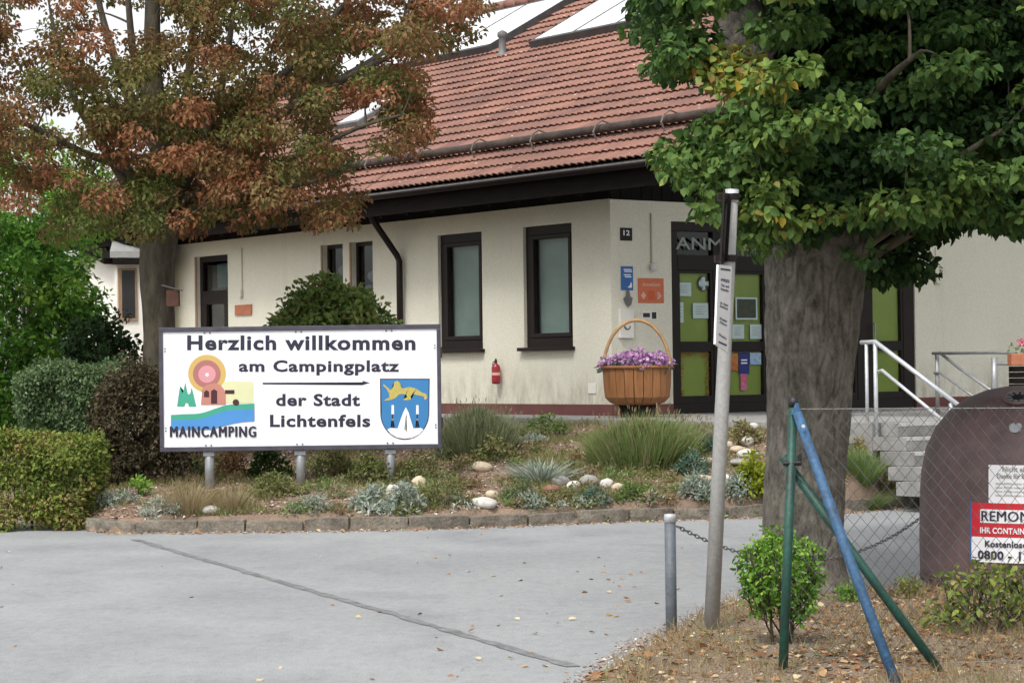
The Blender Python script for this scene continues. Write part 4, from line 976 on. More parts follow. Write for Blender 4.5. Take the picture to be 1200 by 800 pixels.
# upper sign: plate seen from the side with a channel bracket
sd_ = unit(V(.10, .995, 0))                         # plates stretch nearly along the line of sight
def splate(pa, pbm, halfl, th, ext, mat, name):
    g = MB(); n_ = V(1, -.10, 0)
    q = [pa+sd_*(-halfl), pa+sd_*(halfl), pbm+sd_*(halfl), pbm+sd_*(-halfl)]
    g.box8([q[0]-n_*th, q[0]+n_*th, q[1]+n_*th, q[1]-n_*th, q[3]-n_*th, q[3]+n_*th, q[2]+n_*th, q[2]-n_*th]); return obj(name, g, mat, r)
splate(Pd(844.5,309,DP-.0), Pd(849,226,DP), .30, .006, 0, M['brown'], 'upper_sign')
g = MB(); 
for py in (231, 303): 
    c = al(py); g.tube([c+V(-.05,0,0), c+V(.05,0,0)], .012, 8); g.lathe(c+V(0,0,-.02), [(.046,0),(.046,.04)], 16); g.box(c[0]-.085, c[0]-.03, c[1]-.05, c[1]+.05, c[2]-.02, c[2]+.02)
obj('clamp', g, M['brown'], r)
g = MB(); g.box8([Pd(849,303,DP-.06), Pd(853,303,DP-.06), Pd(853,303,DP+.1), Pd(849,303,DP+.1), Pd(853,232,DP-.06), Pd(857,232,DP-.06), Pd(857,232,DP+.1), Pd(853,232,DP+.1)]); obj('channel', g, M['brownwood'], r)
# lower panel, turned towards the camera just enough to show its white face
DL = DP-.14
c4 = [Pd(842,310,13.02), Pd(858,312,13.36), Pd(853,413,13.36), Pd(838.5,403,13.02)]
nrm = unit(np.cross(c4[1]-c4[0], c4[3]-c4[0])); nrm = nrm if nrm[1] < 0 else -nrm
g = MB(); g.box8([*(c+nrm*.0 for c in (c4[3], c4[2], c4[1], c4[0])), *(c-nrm*.012 for c in (c4[3], c4[2], c4[1], c4[0]))]); lp = obj('lower_sign', g, M['white'], r)
def lm(x, y):  # x 0..1 , y 0 bottom..1 top
    a = c4[3]+(c4[2]-c4[3])*x; b = c4[0]+(c4[1]-c4[0])*x; return a+(b-a)*y+nrm*.003
for s, y0_, h_ in (('FREI', .80, .035), ('Tag und', .74, .03), ('Nacht', .69, .03), ('für Gäste', .52, .028), ('bitte', .48, .028), ('Kinder', .33, .03), ('Achtung', .285, .03), ('Danke', .13, .028)):
    text('lettering', s, M['ink'], lp, lm, .22, .8, y0_, h_, .02)
poly('edge_mark', [(.15,.94),(.85,.94),(.85,.96),(.15,.96)], M['ink'], lp, lm); poly('edge_mark', [(.2,.04),(.85,.06),(.85,.08),(.2,.06)], M['ink'], lp, lm)
# bollard
ba = Pd(787, 746, 13.6); bt = Pd(788, 602, 13.6)
def bollard(x, y, z0, h, label):
    r = thing('bollard', label, 'bollard', V(x, y, z0), 'steel bollards of the road chain')
    g = MB(); g.lathe(V(x, y, z0-.1), [(.034,0),(.034,h+.05)], 16); obj('post', g, M['bollard'], r, smooth=True)
    g = MB(); g.lathe(V(x, y, z0+h-.05), [(.036,0),(.0365,.04),(.034,.050),(.02,.052)], 16); obj('cap', g, M['metal_light'], r, smooth=True)
bollard(ba[0], 13.6, gz(ba[0], 13.6), bt[2]-gz(ba[0],13.6), 'short grey steel bollard with pale cap at the road edge left of the leaning pole')
b2 = Pd(1130, 560, 17.6); bollard(b2[0], 17.6, 0, b2[2]+.03, 'far grey bollard behind the round brown bin')
ca, cb = Pd(793, 616, 13.6), b2+V(-.04, 0, -.03)
L_ = np.linalg.norm(cb-ca); nl = int(L_/.048); Cp = lambda a: ca+(cb-ca)*a+V(0,0,-.62*4*a*(1-a)*.62)
lk = MB(); 
for i in range(nl):
    p, q = Cp((i-.18)/nl), Cp((i+1.18)/nl); d = unit(q-p); up = V(0,0,1) if i % 2 else unit(np.cross(d, V(0,0,1))); up = unit(up-d*(up@d)); L2 = np.linalg.norm(q-p)/2; c = (p+q)/2
    lk.tube([c+d*L2*math.cos(a)+up*.011*math.sin(a) for a in np.linspace(0, 2*math.pi, 9)], .0035, 4, cap=False)
tag(obj('chain', lk, M['lead']), 'dark sagging chain running from the near bollard behind the big tree', 'chain')

# ------------------------------------------------------------------ wire fence
FD = 11.6
fb = Pd(915, 806, FD); ft = Pd(930, 468, FD)
fr_ = thing('wire_fence', 'chain-link fence with a green steel post and slanting green brace', 'fence', V(fb[0], fb[1], gz(fb[0], fb[1])))
g = MB(); g.tube([fb-V(0,0,.15), fb+(ft-fb)*.985], .0245, 14); po = obj('post', g, M['green_post'], fr_, smooth=True)
g = MB(); g.tube([fb+(ft-fb)*.975, ft+V(0,0,.01)], .028, 14); obj('post_cap', g, M['black'], po, smooth=True)
g = MB(); g.tube([Pd(917, 535, FD+.06), Pd(1116, 806, FD-.1)], .024, 12); obj('brace', g, M['green_post'], fr_, smooth=True)
g = MB(); c = fb+(ft-fb)*.78; g.tube([c+V(-.04,-.01,0), c+V(.045,-.01,0), c+V(.05,.03,.03)], .014, 8); obj('clamp', g, M['black'], fr_)
zt_ = Pd(930, 479, FD)[2]; FX0 = ft[0]; FX1 = 5.2; zb_ = .07; cw, ch = .068, .080
g = MB(); g.tube([(FX0, FD, zt_), ((FX0+FX1)/2, FD+.25, zt_-.02), (FX1, FD+.5, zt_)], .0022, 5); g.tube([(FX0, FD, zb_), (FX1, FD+.5, zb_)], .002, 5); obj('line_wire', g, M['metal'], fr_)
g = MB(); nc = int((FX1-FX0)/cw); nr = int((zt_-zb_)/(ch/2))
for i in range(nc+1):
    for sgn in (1, -1):
        pts_ = []
        for j in range(nr+1):
            ph = j % 2; x = FX0 + i*cw + sgn*(cw/2*.98 if ph else 0); z = zt_-j*ch/2; yy = FD+.5*(x-FX0)/(FX1-FX0)+.006*mnoise.noise((x*3, z*3, 0))*3 + (.003 if sgn > 0 else -.003)*(1 if j % 4 < 2 else -1)
            pts_.append((x+.005*mnoise.noise((x*4, z*4, 7)), yy, z+.004*mnoise.noise((x*5, z*5, 2))))
        g.tube(pts_, .0021, 3, cap=False)
stuff(obj('wire_mesh', g, pm('wire', (.10,.105,.10), (.06,.065,.06), 6, .6), fr_))
# blue pole leaning on the post
r = thing('blue_pole', 'blue painted steel pole leaning against the top of the green fence post', 'pole', Pz(1056, 815, 0))
g = MB(); g.tube([Pd(1058, 822, FD-.5), Pd(990, 640, FD-.16), Pd(934, 483, FD-.04)], [.027,.027,.025], 14); obj('shaft', g, M['blue_pole'], r, smooth=True)
g = MB(); g.box8([Pd(927,486,FD-.05), Pd(940,492,FD-.05), Pd(940,492,FD+.0), Pd(927,486,FD), Pd(932,472,FD-.05), Pd(936,472,FD-.05), Pd(936,472,FD), Pd(932,472,FD)]); obj('flattened_end', g, M['blue_pole'], r, bevel=.004)
g = MB(); c = Pd(941, 499, FD-.1); g.tube([c, c+V(0,-.02,0)], .009, 8); obj('bolt', g, M['metal_light'], r)

# ------------------------------------------------------------------ round recycling bin
DI = 16.4; ic = Pd(1203, 690, DI); ix, iz = ic[0], 0.02
IG = thing('recycling_bin', 'dome-shaped brown glass recycling bin behind the chain-link fence', 'recycling bin', V(ix, DI, iz))
prof = [(.70,0),(.755,.03),(.757,.3),(.75,.62),(.735,.82),(.70,.98),(.63,1.13),(.52,1.26),(.40,1.34),(.26,1.395),(.12,1.42),(.02,1.425)]
# smooth the profile
pp = []; 
for i in range(len(prof)-1):
    for k in range(3): a = k/3; pp.append((prof[i][0]*(1-a)+prof[i+1][0]*a, prof[i][1]*(1-a)+prof[i+1][1]*a))
pp.append(prof[-1])
g = MB(); g.lathe(V(ix, DI, iz), pp, 64); obj('body', g, M['igloo'], IG, smooth=True)
g = MB(); 
for zz_, rr_ in ((.06,.757),): g.tube([(ix+rr_*math.cos(t), DI+rr_*math.sin(t), iz+zz_) for t in np.linspace(0, 2*math.pi, 65)], .006, 6, cap=False)
stuff(obj('moulded_seam', g, M['igloo'], IG, smooth=True))
def surf(px, py, k=0.):
    """point of the bin's skin seen at a place of the picture"""
    v = ray(px, py); lo = None
    for D in np.arange(DI-.9, DI+.3, .004):
        p = CAM+v*D/v[1]; rr = math.hypot(p[0]-ix, p[1]-DI); R_ = np.interp(p[2]-iz, [q[1] for q in prof], [q[0] for q in prof])
        if rr <= R_:
            nn = unit(V(p[0]-ix, p[1]-DI, 0)*1.0+V(0,0,max(0,(p[2]-iz-.75))*1.4)); return p+nn*k, nn
    return CAM+v*(DI-.2)/v[1], V(0,-1,0)
c, nn = surf(1193, 467); a1 = unit(np.cross(nn, V(0,0,1))); b1 = unit(np.cross(a1, nn))
g = MB(); g.tube([c+nn*.012+(a1*math.cos(t)+b1*math.sin(t))*.095 for t in np.linspace(0, 2*math.pi, 25)], .014, 8, cap=False); obj('opening_ring', g, M['igloo'], IG, smooth=True)
g = MB(); g.add([c+nn*.014+(a1*math.cos(t)+b1*math.sin(t))*.09 for t in np.linspace(0, 2*math.pi, 24, endpoint=False)], [tuple(range(24))]); hole = obj('opening', g, M['black'], IG)  # flat black disc on the skin, painting the dark inside of the hole
g = MB()
for q in range(9):
    t = q/9*6.283; g.add([c+nn*.018+(a1*math.cos(t-.28)+b1*math.sin(t-.28))*.088, c+nn*.018+(a1*math.cos(t+.28)+b1*math.sin(t+.28))*.088, c+nn*.012+(a1*math.cos(t)+b1*math.sin(t))*.02], [(0,1,2)])
obj('rubber_flap', g, M['lead'], hole)
c, nn = surf(1190, 502); a1 = unit(np.cross(nn, V(0,0,1))); b1 = unit(np.cross(a1, nn))
g = MB(); g.add([c+nn*.006+a1*x*.05+b1*y*.05 for x, y in [(-.95,.3),(-.7,.85),(-.2,.9),(0,.55),(.2,.9),(.7,.85),(.95,.3),(.7,-.5),(.3,-.8),(-.3,-.8),(-.7,-.5)]], [tuple(range(11))]); obj('badge', g, M['metal_light'], IG)
PXM = DI-.75; mpp = PXM/FPX
def cm(k):
    def f(px, npy):
        p = Pd(px, -npy, PXM); X = p[0]-ix; R_ = .757; th = X/R_/1.03; return V(ix+(R_+k)*math.sin(th), DI-(R_+k)*math.cos(th), p[2])
    return f
def curved(nm, xa, ya, xb, yb_, mat, k, par):
    g = MB(); n = 20; f = cm(k)
    g.add([f(xa+(xb-xa)*i/n, -ya) for i in range(n+1)]+[f(xa+(xb-xa)*i/n, -yb_) for i in range(n+1)], [(i, n+1+i, n+2+i, i+1) for i in range(n)])
    o = obj(nm, g, mat, par); s_m = o.modifiers.new('s', 'SOLIDIFY'); s_m.thickness = .003; s_m.offset = -1; return o
s1 = curved('notice_sheet', 1157, 545, 1238, 592, M['white'], .008, IG)
s2 = curved('red_label', 1135, 590, 1262, 630, M['red_sign'], .012, IG)
s3 = curved('white_label', 1135, 630.2, 1262, 660, M['white'], .012, IG)
curved('label_edge', 1132.5, 588, 1135, 662, M['blue_sign'], .006, IG)
s4_ = curved('name_field', 1147, 597.5, 1250, 613.5, M['white'], .016, IG)
def bt(s, xa, xb, base, cap, mat, par, k=.019, bold=.03): text('lettering', s, M[mat], par, cm(k), xa, xb, -base, cap, bold, 1.05)
bt('REMONDIS', 1149, 1232, 611, 11.5, 'ink', s4_, .019, .02)
bt('IHR CONTAINER DIENST', 1147, 1240, 625.5, 6.5, 'white', s2)
bt('Kostenlose Hotline', 1153, 1240, 641.5, 7, 'ink', s3); bt('0800 - 1223255', 1144, 1246, 656, 9.5, 'ink', s3)
bt('Nicht einwerfen', 1174, 1226, 552.5, 5.5, 'pebble_grey', s1, .012); bt('Danke für Ihre Mithilfe', 1168, 1230, 560.5, 5.5, 'pebble_grey', s1, .012)
for k in range(4): bt('keine Abfälle neben den Container stellen', 1166, 1232, 568+k*4.6, 2.6, 'pebble_grey', s1, .012, .01)

#@@TREES
# ------------------------------------------------------------------ trees
def grow(limbs, clumps, twig_r=.02):
    """joins every clump to the nearest point of the limbs, returns one mesh of boughs"""
    nodes = [(V(*p), r) for (pts_, rad) in limbs for p, r in zip(pts_, rad)]
    g = MB(); c0 = nodes[0][0]
    order = sorted(clumps, key=lambda c: min(np.linalg.norm(V(*c[:3])-n[0]) for n in nodes[:60]))
    for c in order:
        e = V(*c[:3]); arr = np.array([n[0] for n in nodes]); dd = np.linalg.norm((arr-e)*V(1,1,.8), axis=1) + .6*np.maximum(0, arr[:,2]-e[2]+.15)
        k = int(np.argmin(dd)); st, r0 = nodes[k]; L = np.linalg.norm(e-st)
        if L < .08: continue
        r0 = min(r0*.7, twig_r*(.6+.9*min(L, 1.6))); m_ = 5; pts_ = []
        side = rng.normal(size=3)*L*.07
        for i in range(m_+1):
            a = i/m_; q = st+(e-st)*a+side*math.sin(a*math.pi)+V(0,0,L*.10*math.sin(a*math.pi)); pts_.append(q)
        rad = [max(.0035, r0*(1-.75*i/m_)) for i in range(m_+1)]
        g.tube(pts_, rad, 6, cap=False)
        for q, rr in list(zip(pts_, rad))[2:]: nodes.append((q, rr))
    return g
# --- linden at the right
DT = 15.8
LT = Pd(943, 700, DT); lt = thing('linden_tree', 'large linden tree with furrowed grey trunk and green leaves in front of the entrance', 'tree', V(LT[0], DT, .03))
def tp(px, py, D=DT): return Pd(px, py, D)
k_ = DT/FPX
tr_pts = [tp(941,722), tp(941,700), tp(940,670), tp(942,600), tp(947,500), tp(951,400), tp(957,300), tp(962,240), tp(972,170), tp(990,60), tp(1010,-80), tp(1040,-300)]
tr_rad = [64*k_, 57*k_, 52*k_, 50*k_, 52*k_, 57*k_, 64*k_, 66*k_, 52*k_, 44*k_, 36*k_, 20*k_]
def dense(pts_, rad, n):
    t = np.linspace(0, 1, len(pts_)); P_ = np.array([V(*p) for p in pts_]); z = np.array(rad); tt = np.linspace(0, 1, n)
    def cr(a):
        out = []
        for x in tt:
            f_ = x*(len(a)-1); i = min(int(f_), len(a)-2); u = f_-i; p0 = a[max(i-1,0)]; p1 = a[i]; p2 = a[i+1]; p3 = a[min(i+2,len(a)-1)]
            out.append(.5*((2*p1)+(p2-p0)*u+(2*p0-5*p1+4*p2-p3)*u*u+(3*p1-p0-3*p2+p3)*u**3))
        return np.array(out)
    return cr(P_), cr(z)
def bark_disp(th, a, p):
    z = p[2]; c, s = math.cos(th), math.sin(th); wp = mnoise.noise((c*1.3, s*1.3, z*1.3))*.9
    n1 = mnoise.noise((c*4.2+wp, s*4.2+wp, z*3.0)); n2 = mnoise.noise((c*7.5+wp*2+7, s*7.5, z*6.5)); n3 = mnoise.noise((c*17, s*17, z*13))
    crack = math.exp(-(n1/.085)**2)*.050 + math.exp(-(n2/.10)**2)*.026; big = mnoise.noise((c*1.1, s*1.1, z*.8+9))
    flare = max(0, (.34-z)/.34)**1.5*.20*(1+1.4*max(0, mnoise.noise((c*2.2, s*2.2, 20))))
    return .985+.045*big-crack+.03*n1+.014*n3+flare
P_, R_ = dense(tr_pts, tr_rad, 340)
P_, R_ = P_[:235], R_[:235]*.95
g = MB(); g.tube(P_, R_, 220, disp=bark_disp)
obj('trunk', g, M['bark'], lt, smooth=True)
fl_p, fl_r = dense([tp(935,262), tp(915,205), tp(893,140), tp(876,70), tp(864,0), tp(850,-90,15.5), tp(820,-260,15)], [v*k_ for v in (44,38,33,31,30,26,14)], 60)
g = MB(); g.tube(fl_p, fl_r, 48, disp=bark_disp)
obj('limb', g, M['bark'], lt, smooth=True)
def ylow(x): return float(np.interp(x, [740,770,784,800,835,852,885,905,940,1000,1060,1090,1130,1200,1400], [60,90,222,222,240,262,318,300,275,300,325,285,262,272,300]))
cl = []; tries = 0
while len(cl) < 620 and tries < 40000:
    tries += 1; D = rng.uniform(13.9, 18.6); x = rng.uniform(745, 1620); z = rng.uniform(2.2, 9.5); p = CAM.copy(); v = ray(x, 400); p = CAM+v*D/v[1]; p[2] = z
    px, py = pj(p)
    ex = ((p[0]-3.1)/2.9)**2+((D-16.2)/2.7)**2+((z-5.6)/4.3)**2
    if ex > 1: continue
    if ex < .25 and rng.random() < .7: continue
    if py > ylow(px)-14: continue
    if px < 752 or (px < 862 and 96 < py < 172) or (px < 800 and 30 < py < 200 and not (px > 772 and py < 100)): continue
    if 835 < px < 905 and -30 < py < 66 and D < 15.7: continue
    if D > 15.2 and 900 < px < 1060 and py > 200 and D < 16.4: continue
    
    if D < 15.2 and rng.random() < .35: continue
    if 925 < px < 1065 and 120 < py < 235 and D < 15.9: continue
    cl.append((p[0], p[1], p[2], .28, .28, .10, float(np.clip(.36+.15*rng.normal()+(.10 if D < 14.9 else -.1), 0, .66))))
# boughs reaching down on the left, in front of the roof and the eaves
for (x, y, D, h) in [(790,200,14.9,.62),(805,190,15.3,.5),(800,215,14.7,.65),(815,225,14.9,.6),(830,205,15,.5),(838,235,14.6,.6),(850,215,14.8,.55),(862,240,14.8,.5),(870,270,14.9,.5),(842,262,14.7,.7),(888,300,14.8,.6),(880,255,15,.45),(868,205,14.6,.55),(890,190,14.4,.6),(910,170,14.3,.65),(935,165,14.3,.7),(925,200,14.6,.5),(905,215,14.7,.45),(960,160,14.2,.6),(905,118,14.3,.82),(935,100,14.2,.8),(880,140,14.4,.5),(990,150,14.2,.6),
                  (775,15,15.3,.3),(765,50,15.2,.35),(790,68,15,.35),(815,60,15,.4),(800,80,14.8,.5),(835,85,14.9,.88),(812,92,15,.9),(790,92,14.9,.45),(860,88,14.9,.9),(770,8,15,.3),(800,15,15.1,.3),(825,12,15.1,.3),(880,100,14.7,.85),(850,110,14.8,.9),(870,120,14.6,.88),(900,235,14.5,.75),(897,262,14.5,.8),
                  (1085,262,14.6,.65),(1110,255,14.7,.6),(1140,262,14.8,.45),(1165,268,15,.3),(1190,275,15,.3),(1105,235,14.6,.5),(1130,225,14.5,.6),(1165,232,14.6,.5),(1190,222,14.5,.55)]:
    p = Pd(x, y, D); cl.append((*(p+V(0,0,.10)), .20, .20, .09, h*.82 if h < .82 else h))
for i in range(260):   # deep inner foliage that closes the crown, its shade put into dark leaf colour
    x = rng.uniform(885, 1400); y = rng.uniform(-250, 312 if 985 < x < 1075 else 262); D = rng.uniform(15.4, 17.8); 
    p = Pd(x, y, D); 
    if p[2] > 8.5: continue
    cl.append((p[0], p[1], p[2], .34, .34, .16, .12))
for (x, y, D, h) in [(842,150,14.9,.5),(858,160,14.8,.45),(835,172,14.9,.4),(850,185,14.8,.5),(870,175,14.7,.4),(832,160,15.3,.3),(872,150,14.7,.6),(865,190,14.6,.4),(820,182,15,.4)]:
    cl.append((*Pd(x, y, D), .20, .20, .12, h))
for i in range(46):  # darkest leaf colour paints the shaded hollow above the trunk
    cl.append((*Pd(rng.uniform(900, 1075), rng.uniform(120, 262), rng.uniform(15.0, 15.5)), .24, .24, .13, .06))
for (x, y, D, h) in [(925,262,14.6,.62),(965,250,14.6,.68),(1005,250,14.7,.5),(1010,300,15.0,.2)]:
    cl.append((*Pd(x, y, D), .15, .15, .07, h))
limbs = [(P_[::6], R_[::6]), (fl_p[::4], fl_r[::4])]
for tip in [(820,195,14.8),(905,150,14.4),(1120,240,14.7),(1180,150,15),(1080,60,14.4),(790,60,15.1),(1250,200,16.5)]:
    st = P_[int(.50*340)] if tip[1] > 120 else P_[int(.68*340)]
    e = Pd(*tip); st = V(*st); mids = [st+(e-st)*a+V(0,0,.12*math.sin(a*math.pi)) for a in np.linspace(0, 1, 10)]; limbs.append((mids, np.linspace(.055, .015, 10)))
g = grow(limbs, cl, .020)
for pts_, rad in limbs[2:]: g.tube(pts_, list(rad), 10)
obj('branches', g, M['bark_dark'], lt, smooth=True)
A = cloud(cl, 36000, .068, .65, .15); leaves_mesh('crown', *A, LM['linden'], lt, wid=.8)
print('linden leaves', len(A[0]), 'clumps', len(cl))

# --- rust-leaved tree at the left
DL_ = 27.0; lb = place(188, 575); 
rb_ = V(Pd(188, 400, DL_)[0], DL_, gz(Pd(188,400,DL_)[0], DL_)); RT = thing('rusty_tree', 'tree with rust-brown and olive autumn leaves behind the left end of the welcome sign', 'tree', rb_)
k2 = DL_/FPX
tpts = [rb_+V(0,0,-.1), Pd(188,480,DL_), Pd(187,400,DL_), Pd(184,330,DL_), Pd(187,280,DL_), Pd(193,220,DL_), Pd(186,150,DL_), Pd(178,60,DL_), Pd(182,-60,DL_), Pd(190,-200,DL_)]
trad = [k2*v for v in (27,21,19,20,22,16,13,10,8,4)]
P2, R2_ = dense(tpts, trad, 90); g = MB(); g.tube(P2, R2_, 32, disp=lambda th, a, p: 1+.10*mnoise.noise((math.cos(th)*2, math.sin(th)*2, p[2]*1.5))+.04*mnoise.noise((math.cos(th)*7, math.sin(th)*7, p[2]*4)))
obj('trunk', g, M['bark_dark'], RT, smooth=True)
lims = [(P2[::3], R2_[::3])]
lspec = [((190,270),[(215,215),(240,160),(262,90),(275,0)],.11,27), ((186,285),[(160,235),(120,170),(85,110),(60,20)],.09,26.6), ((195,240),[(235,190),(300,150),(370,110),(440,75),(500,45)],.085,26.6),
         ((190,260),[(150,200),(100,180),(40,150),(-30,120)],.07,26.3), ((198,290),[(225,245),(290,225),(360,215),(420,190)],.06,26.2), ((188,200),[(215,130),(225,50),(235,-60)],.09,27.4), ((186,180),[(150,110),(120,20),(100,-80)],.08,27.5),
         ((190,230),[(260,170),(330,90),(400,10),(460,-60)],.08,27.3), ((190,150),[(160,80),(150,0),(140,-120)],.07,26.8), ((192,250),[(250,215),(330,190),(420,150),(470,135)],.055,26)]
for st, mids, r0, De in lspec:
    n_ = len(mids); pts_ = [Pd(st[0], st[1], DL_)]+[Pd(x, y, DL_+(De-DL_)*(i+1)/n_*1.6) for i, (x, y) in enumerate(mids)]
    a, b = dense(pts_, list(np.linspace(r0, r0*.25, len(pts_))), 24); lims.append((a, b))
regs = [  # (x0,x1,y0,y1, count, hue) regions of the crown as seen; each clump gets its own depth
 (-60,130,-30,60,60,.72),(150,330,-30,70,85,.62),(330,520,-30,60,80,.72),(300,480,40,130,70,.50),(120,300,60,160,72,.48),(0,130,60,170,48,.55),
 (-60,120,150,240,46,.68),(110,280,150,240,70,.72),(270,400,120,215,42,.55),(380,500,90,165,34,.66),(60,220,190,280,55,.30),(210,330,215,250,24,.70),
 (330,420,222,262,16,.74),(430,500,130,175,16,.66),(480,556,0,60,18,.80),(150,260,120,190,30,.82),(240,300,160,215,16,.85),(0,60,180,250,20,.75),(-250,0,-60,200,90,.6),(0,520,-260,-30,190,.65),(195,330,240,266,14,.72),(300,380,95,140,8,.5)]
cl = []
for x0_, x1_, y0_, y1_, cnt, hu in regs:
    for i in range(int(cnt*.98)):
        x = rng.uniform(x0_, x1_); y = rng.uniform(y0_, y1_); D = rng.uniform(25.0, 29.0)
        if (113 < x < 158 and 12 < y < 72) or (25 < x < 60 and 18 < y < 52) or (395 < x < 425 and 62 < y < 92) or (318 < x < 350 and 112 < y < 138) or (385 < x < 468 and 112 < y < 165) or (x < 165 and 165 < y < 245 and rng.random() < .55) or (y < 120 and rng.random() < .12): continue
        p = Pd(x, y, D); s_c = rng.uniform(.12, .32); cl.append((p[0], p[1], p[2], s_c, s_c, s_c*.6, float(np.clip(hu-.10+.17*rng.normal(), .05, .95))))
g = grow(lims, cl, .016)
for a, b in lims[1:]: g.tube(a, b, 10)
obj('branches', g, M['bark_dark'], RT, smooth=True)
A = cloud(cl, 15000, .066, .7, .09); leaves_mesh('crown', *A, LM['rust'], RT, wid=.6, fold=.3)
print('rust leaves', len(A[0]))

def blob_tree(name, label, cat, spec, hue, mat, size, dens, stem=None, par_loc=None, jitter=.2, n=60, core=True, csz=.22, group=None, shape=2.0):
    """shrub: spec=(cx,cy,cz,rx,ry,rz) ellipsoid; leaf clumps near its surface on real stems"""
    cx, cy, cz, rx, ry, rz = spec; r = thing(name, label, cat, V(cx, cy, gz(cx, cy)), group)
    cl = []
    while len(cl) < n:
        d = unit(rng.normal(size=3)); q = rng.uniform(.45, 1.0)**.6*(1+jitter*mnoise.noise((d[0]*2.2+cx, d[1]*2.2, d[2]*2.2)))
        if shape > 2:   # boxier
            d = d/(np.sum(np.abs(d)**shape))**(1/shape)
        p = V(cx, cy, cz)+d*V(rx, ry, rz)*q
        if p[2] < gz(p[0], p[1])+.02: continue
        cl.append((p[0], p[1], p[2], csz*min(1, rx*1.6), csz*min(1, ry*1.6), csz*.7*min(1, rz*1.6), float(np.clip(hue+.15*rng.normal()+.08*d[2], 0, 1))))
    b = V(cx, cy, gz(cx, cy)-.05)
    lims = []
    for i in range(5):
        a = rng.random()*6.28; e = V(cx+rx*.35*math.cos(a), cy+ry*.35*math.sin(a), cz+rz*.2); st = b+V(.05*math.cos(a), .05*math.sin(a), 0)
        lims.append(([st+(e-st)*k for k in np.linspace(0,1,6)], np.linspace(.02, .008, 6)*max(.5, min(2, rx*2))))
    g = grow(lims, cl, .010)
    for a, bb in lims: g.tube(a, list(bb), 6)
    obj('stems', g, M['twig'], r, smooth=True)
    A = cloud(cl, dens, size, .25); leaves_mesh('foliage', *A, LM[mat], r, wid=.62)
    return r
def px_blob(x0, x1, y0, y1, D, depth=None):
    a = Pd((x0+x1)/2, (y0+y1)/2, D); rx = (x1-x0)/2/FPX*D; rz = (y1-y0)/2/FPX*D; return (a[0], a[1], a[2], rx, depth or rx, rz)
blob_tree('big_green_bush', 'tall bright green leafy bush at the left edge behind the hedges', 'bush', px_blob(-170,118,238,520,30,1.5), .45, 'bright', .09, 5200, n=420, csz=.26)
blob_tree('bright_tree', 'light green leafy tree showing through the rust-coloured crown at upper left', 'tree', px_blob(-60,130,140,330,33,1.3), .75, 'bright', .09, 3000, n=150, csz=.26)
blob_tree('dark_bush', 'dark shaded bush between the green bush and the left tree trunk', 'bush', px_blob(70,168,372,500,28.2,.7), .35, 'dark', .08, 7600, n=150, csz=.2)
blob_tree('olive_tree_behind', 'olive green foliage behind the rust-coloured tree, left of its trunk', 'tree', px_blob(40,200,180,290,46,1.0), .3, 'olive', .10, 2600, n=90, csz=.28)
blob_tree('round_bush', 'rounded green bush showing above the top edge of the welcome sign', 'bush', px_blob(318,468,322,500,28.4,.75), .42, 'globe', .095, 13000, n=300, csz=.17, jitter=.06)
# clipped hedges
def hedge(name, label, x0, x1, y0, y1, D, dp, mat, size, n, hue, brown=False, csz=.12, dens=22000):
    a, b = Pd(x0, y1, D), Pd(x1, y0, D); zb_ = gz((a[0]+b[0])/2, D+.2); r = thing(name, label, 'hedge', V((a[0]+b[0])/2, D+dp/2, zb_)); cl = []
    for i in range(n):
        f_ = rng.integers(0, 4); x, y, z = rng.uniform(a[0], b[0]), rng.uniform(D, D+dp), rng.uniform(zb_+.03, b[2])
        if f_ in (0, 1): y = D+rng.uniform(0, .06)
        elif f_ == 2: z = b[2]-rng.uniform(0, .06)
        else: x = (b[0] if rng.random() < .6 else a[0])
        wob = .15*mnoise.noise((x*1.9, y*2.3, z*2.0+5))+.09*mnoise.noise((x*7, y*7, z*7)); y += wob; z += wob*1.2; x += wob
        h = hue+.12*rng.normal() + (.10 if z > b[2]-.12 else 0) + ((.42*rng.random() if z < zb_+.38 else .30*mnoise.noise((x*3, 1, z*3))) if brown else .2*mnoise.noise((x*2.5, 4, z*3)))  # topmost leaves get a lighter colour, a highlight painted along the top
        cl.append((x, y, z, csz, csz, csz*.8, float(np.clip(h, 0, 1))))
    lims = []
    for i in range(int((b[0]-a[0])/.18)+2):
        x = a[0]+.05+i*.18; lims.append(([V(x, D+dp/2+.05*math.sin(i*7), zb_-.05+k*(b[2]-zb_)*.8) for k in np.linspace(0,1,5)], np.linspace(.014,.006,5)))
    g = grow(lims, cl[::2], .006)
    for p_, q_ in lims: g.tube(p_, list(q_), 5)
    obj('stems', g, M['twig'], r)
    A = cloud(cl, dens, size, .1); leaves_mesh('foliage', *A, LM[mat], r, wid=.6); return r
hedge('clipped_hedge', 'tall square-clipped grey-green hedge at the left', 28, 128, 434, 525, 26.2, .9, 'hedge', .045, 900, .5, dens=30000)
hedge('low_hedge', 'low yellow-green hedge with brown twiggy base at the left edge of the road', -120, 92, 524, 604, 23.6, .9, 'hedge2', .052, 1000, .45, True, dens=22000)
blob_tree('brown_shrub', 'dark purplish brown shrub tapering upward left of the welcome sign', 'shrub', px_blob(106,220,416,640,25.75,.45), .55, 'purple', .05, 30000, n=420, csz=.14, jitter=.10)
blob_tree('brown_shrub', 'low dark shrub continuing behind the lower left corner of the sign', 'shrub', px_blob(195,250,505,600,25.6,.3), .4, 'purple', .05, 15000, n=70, csz=.12)
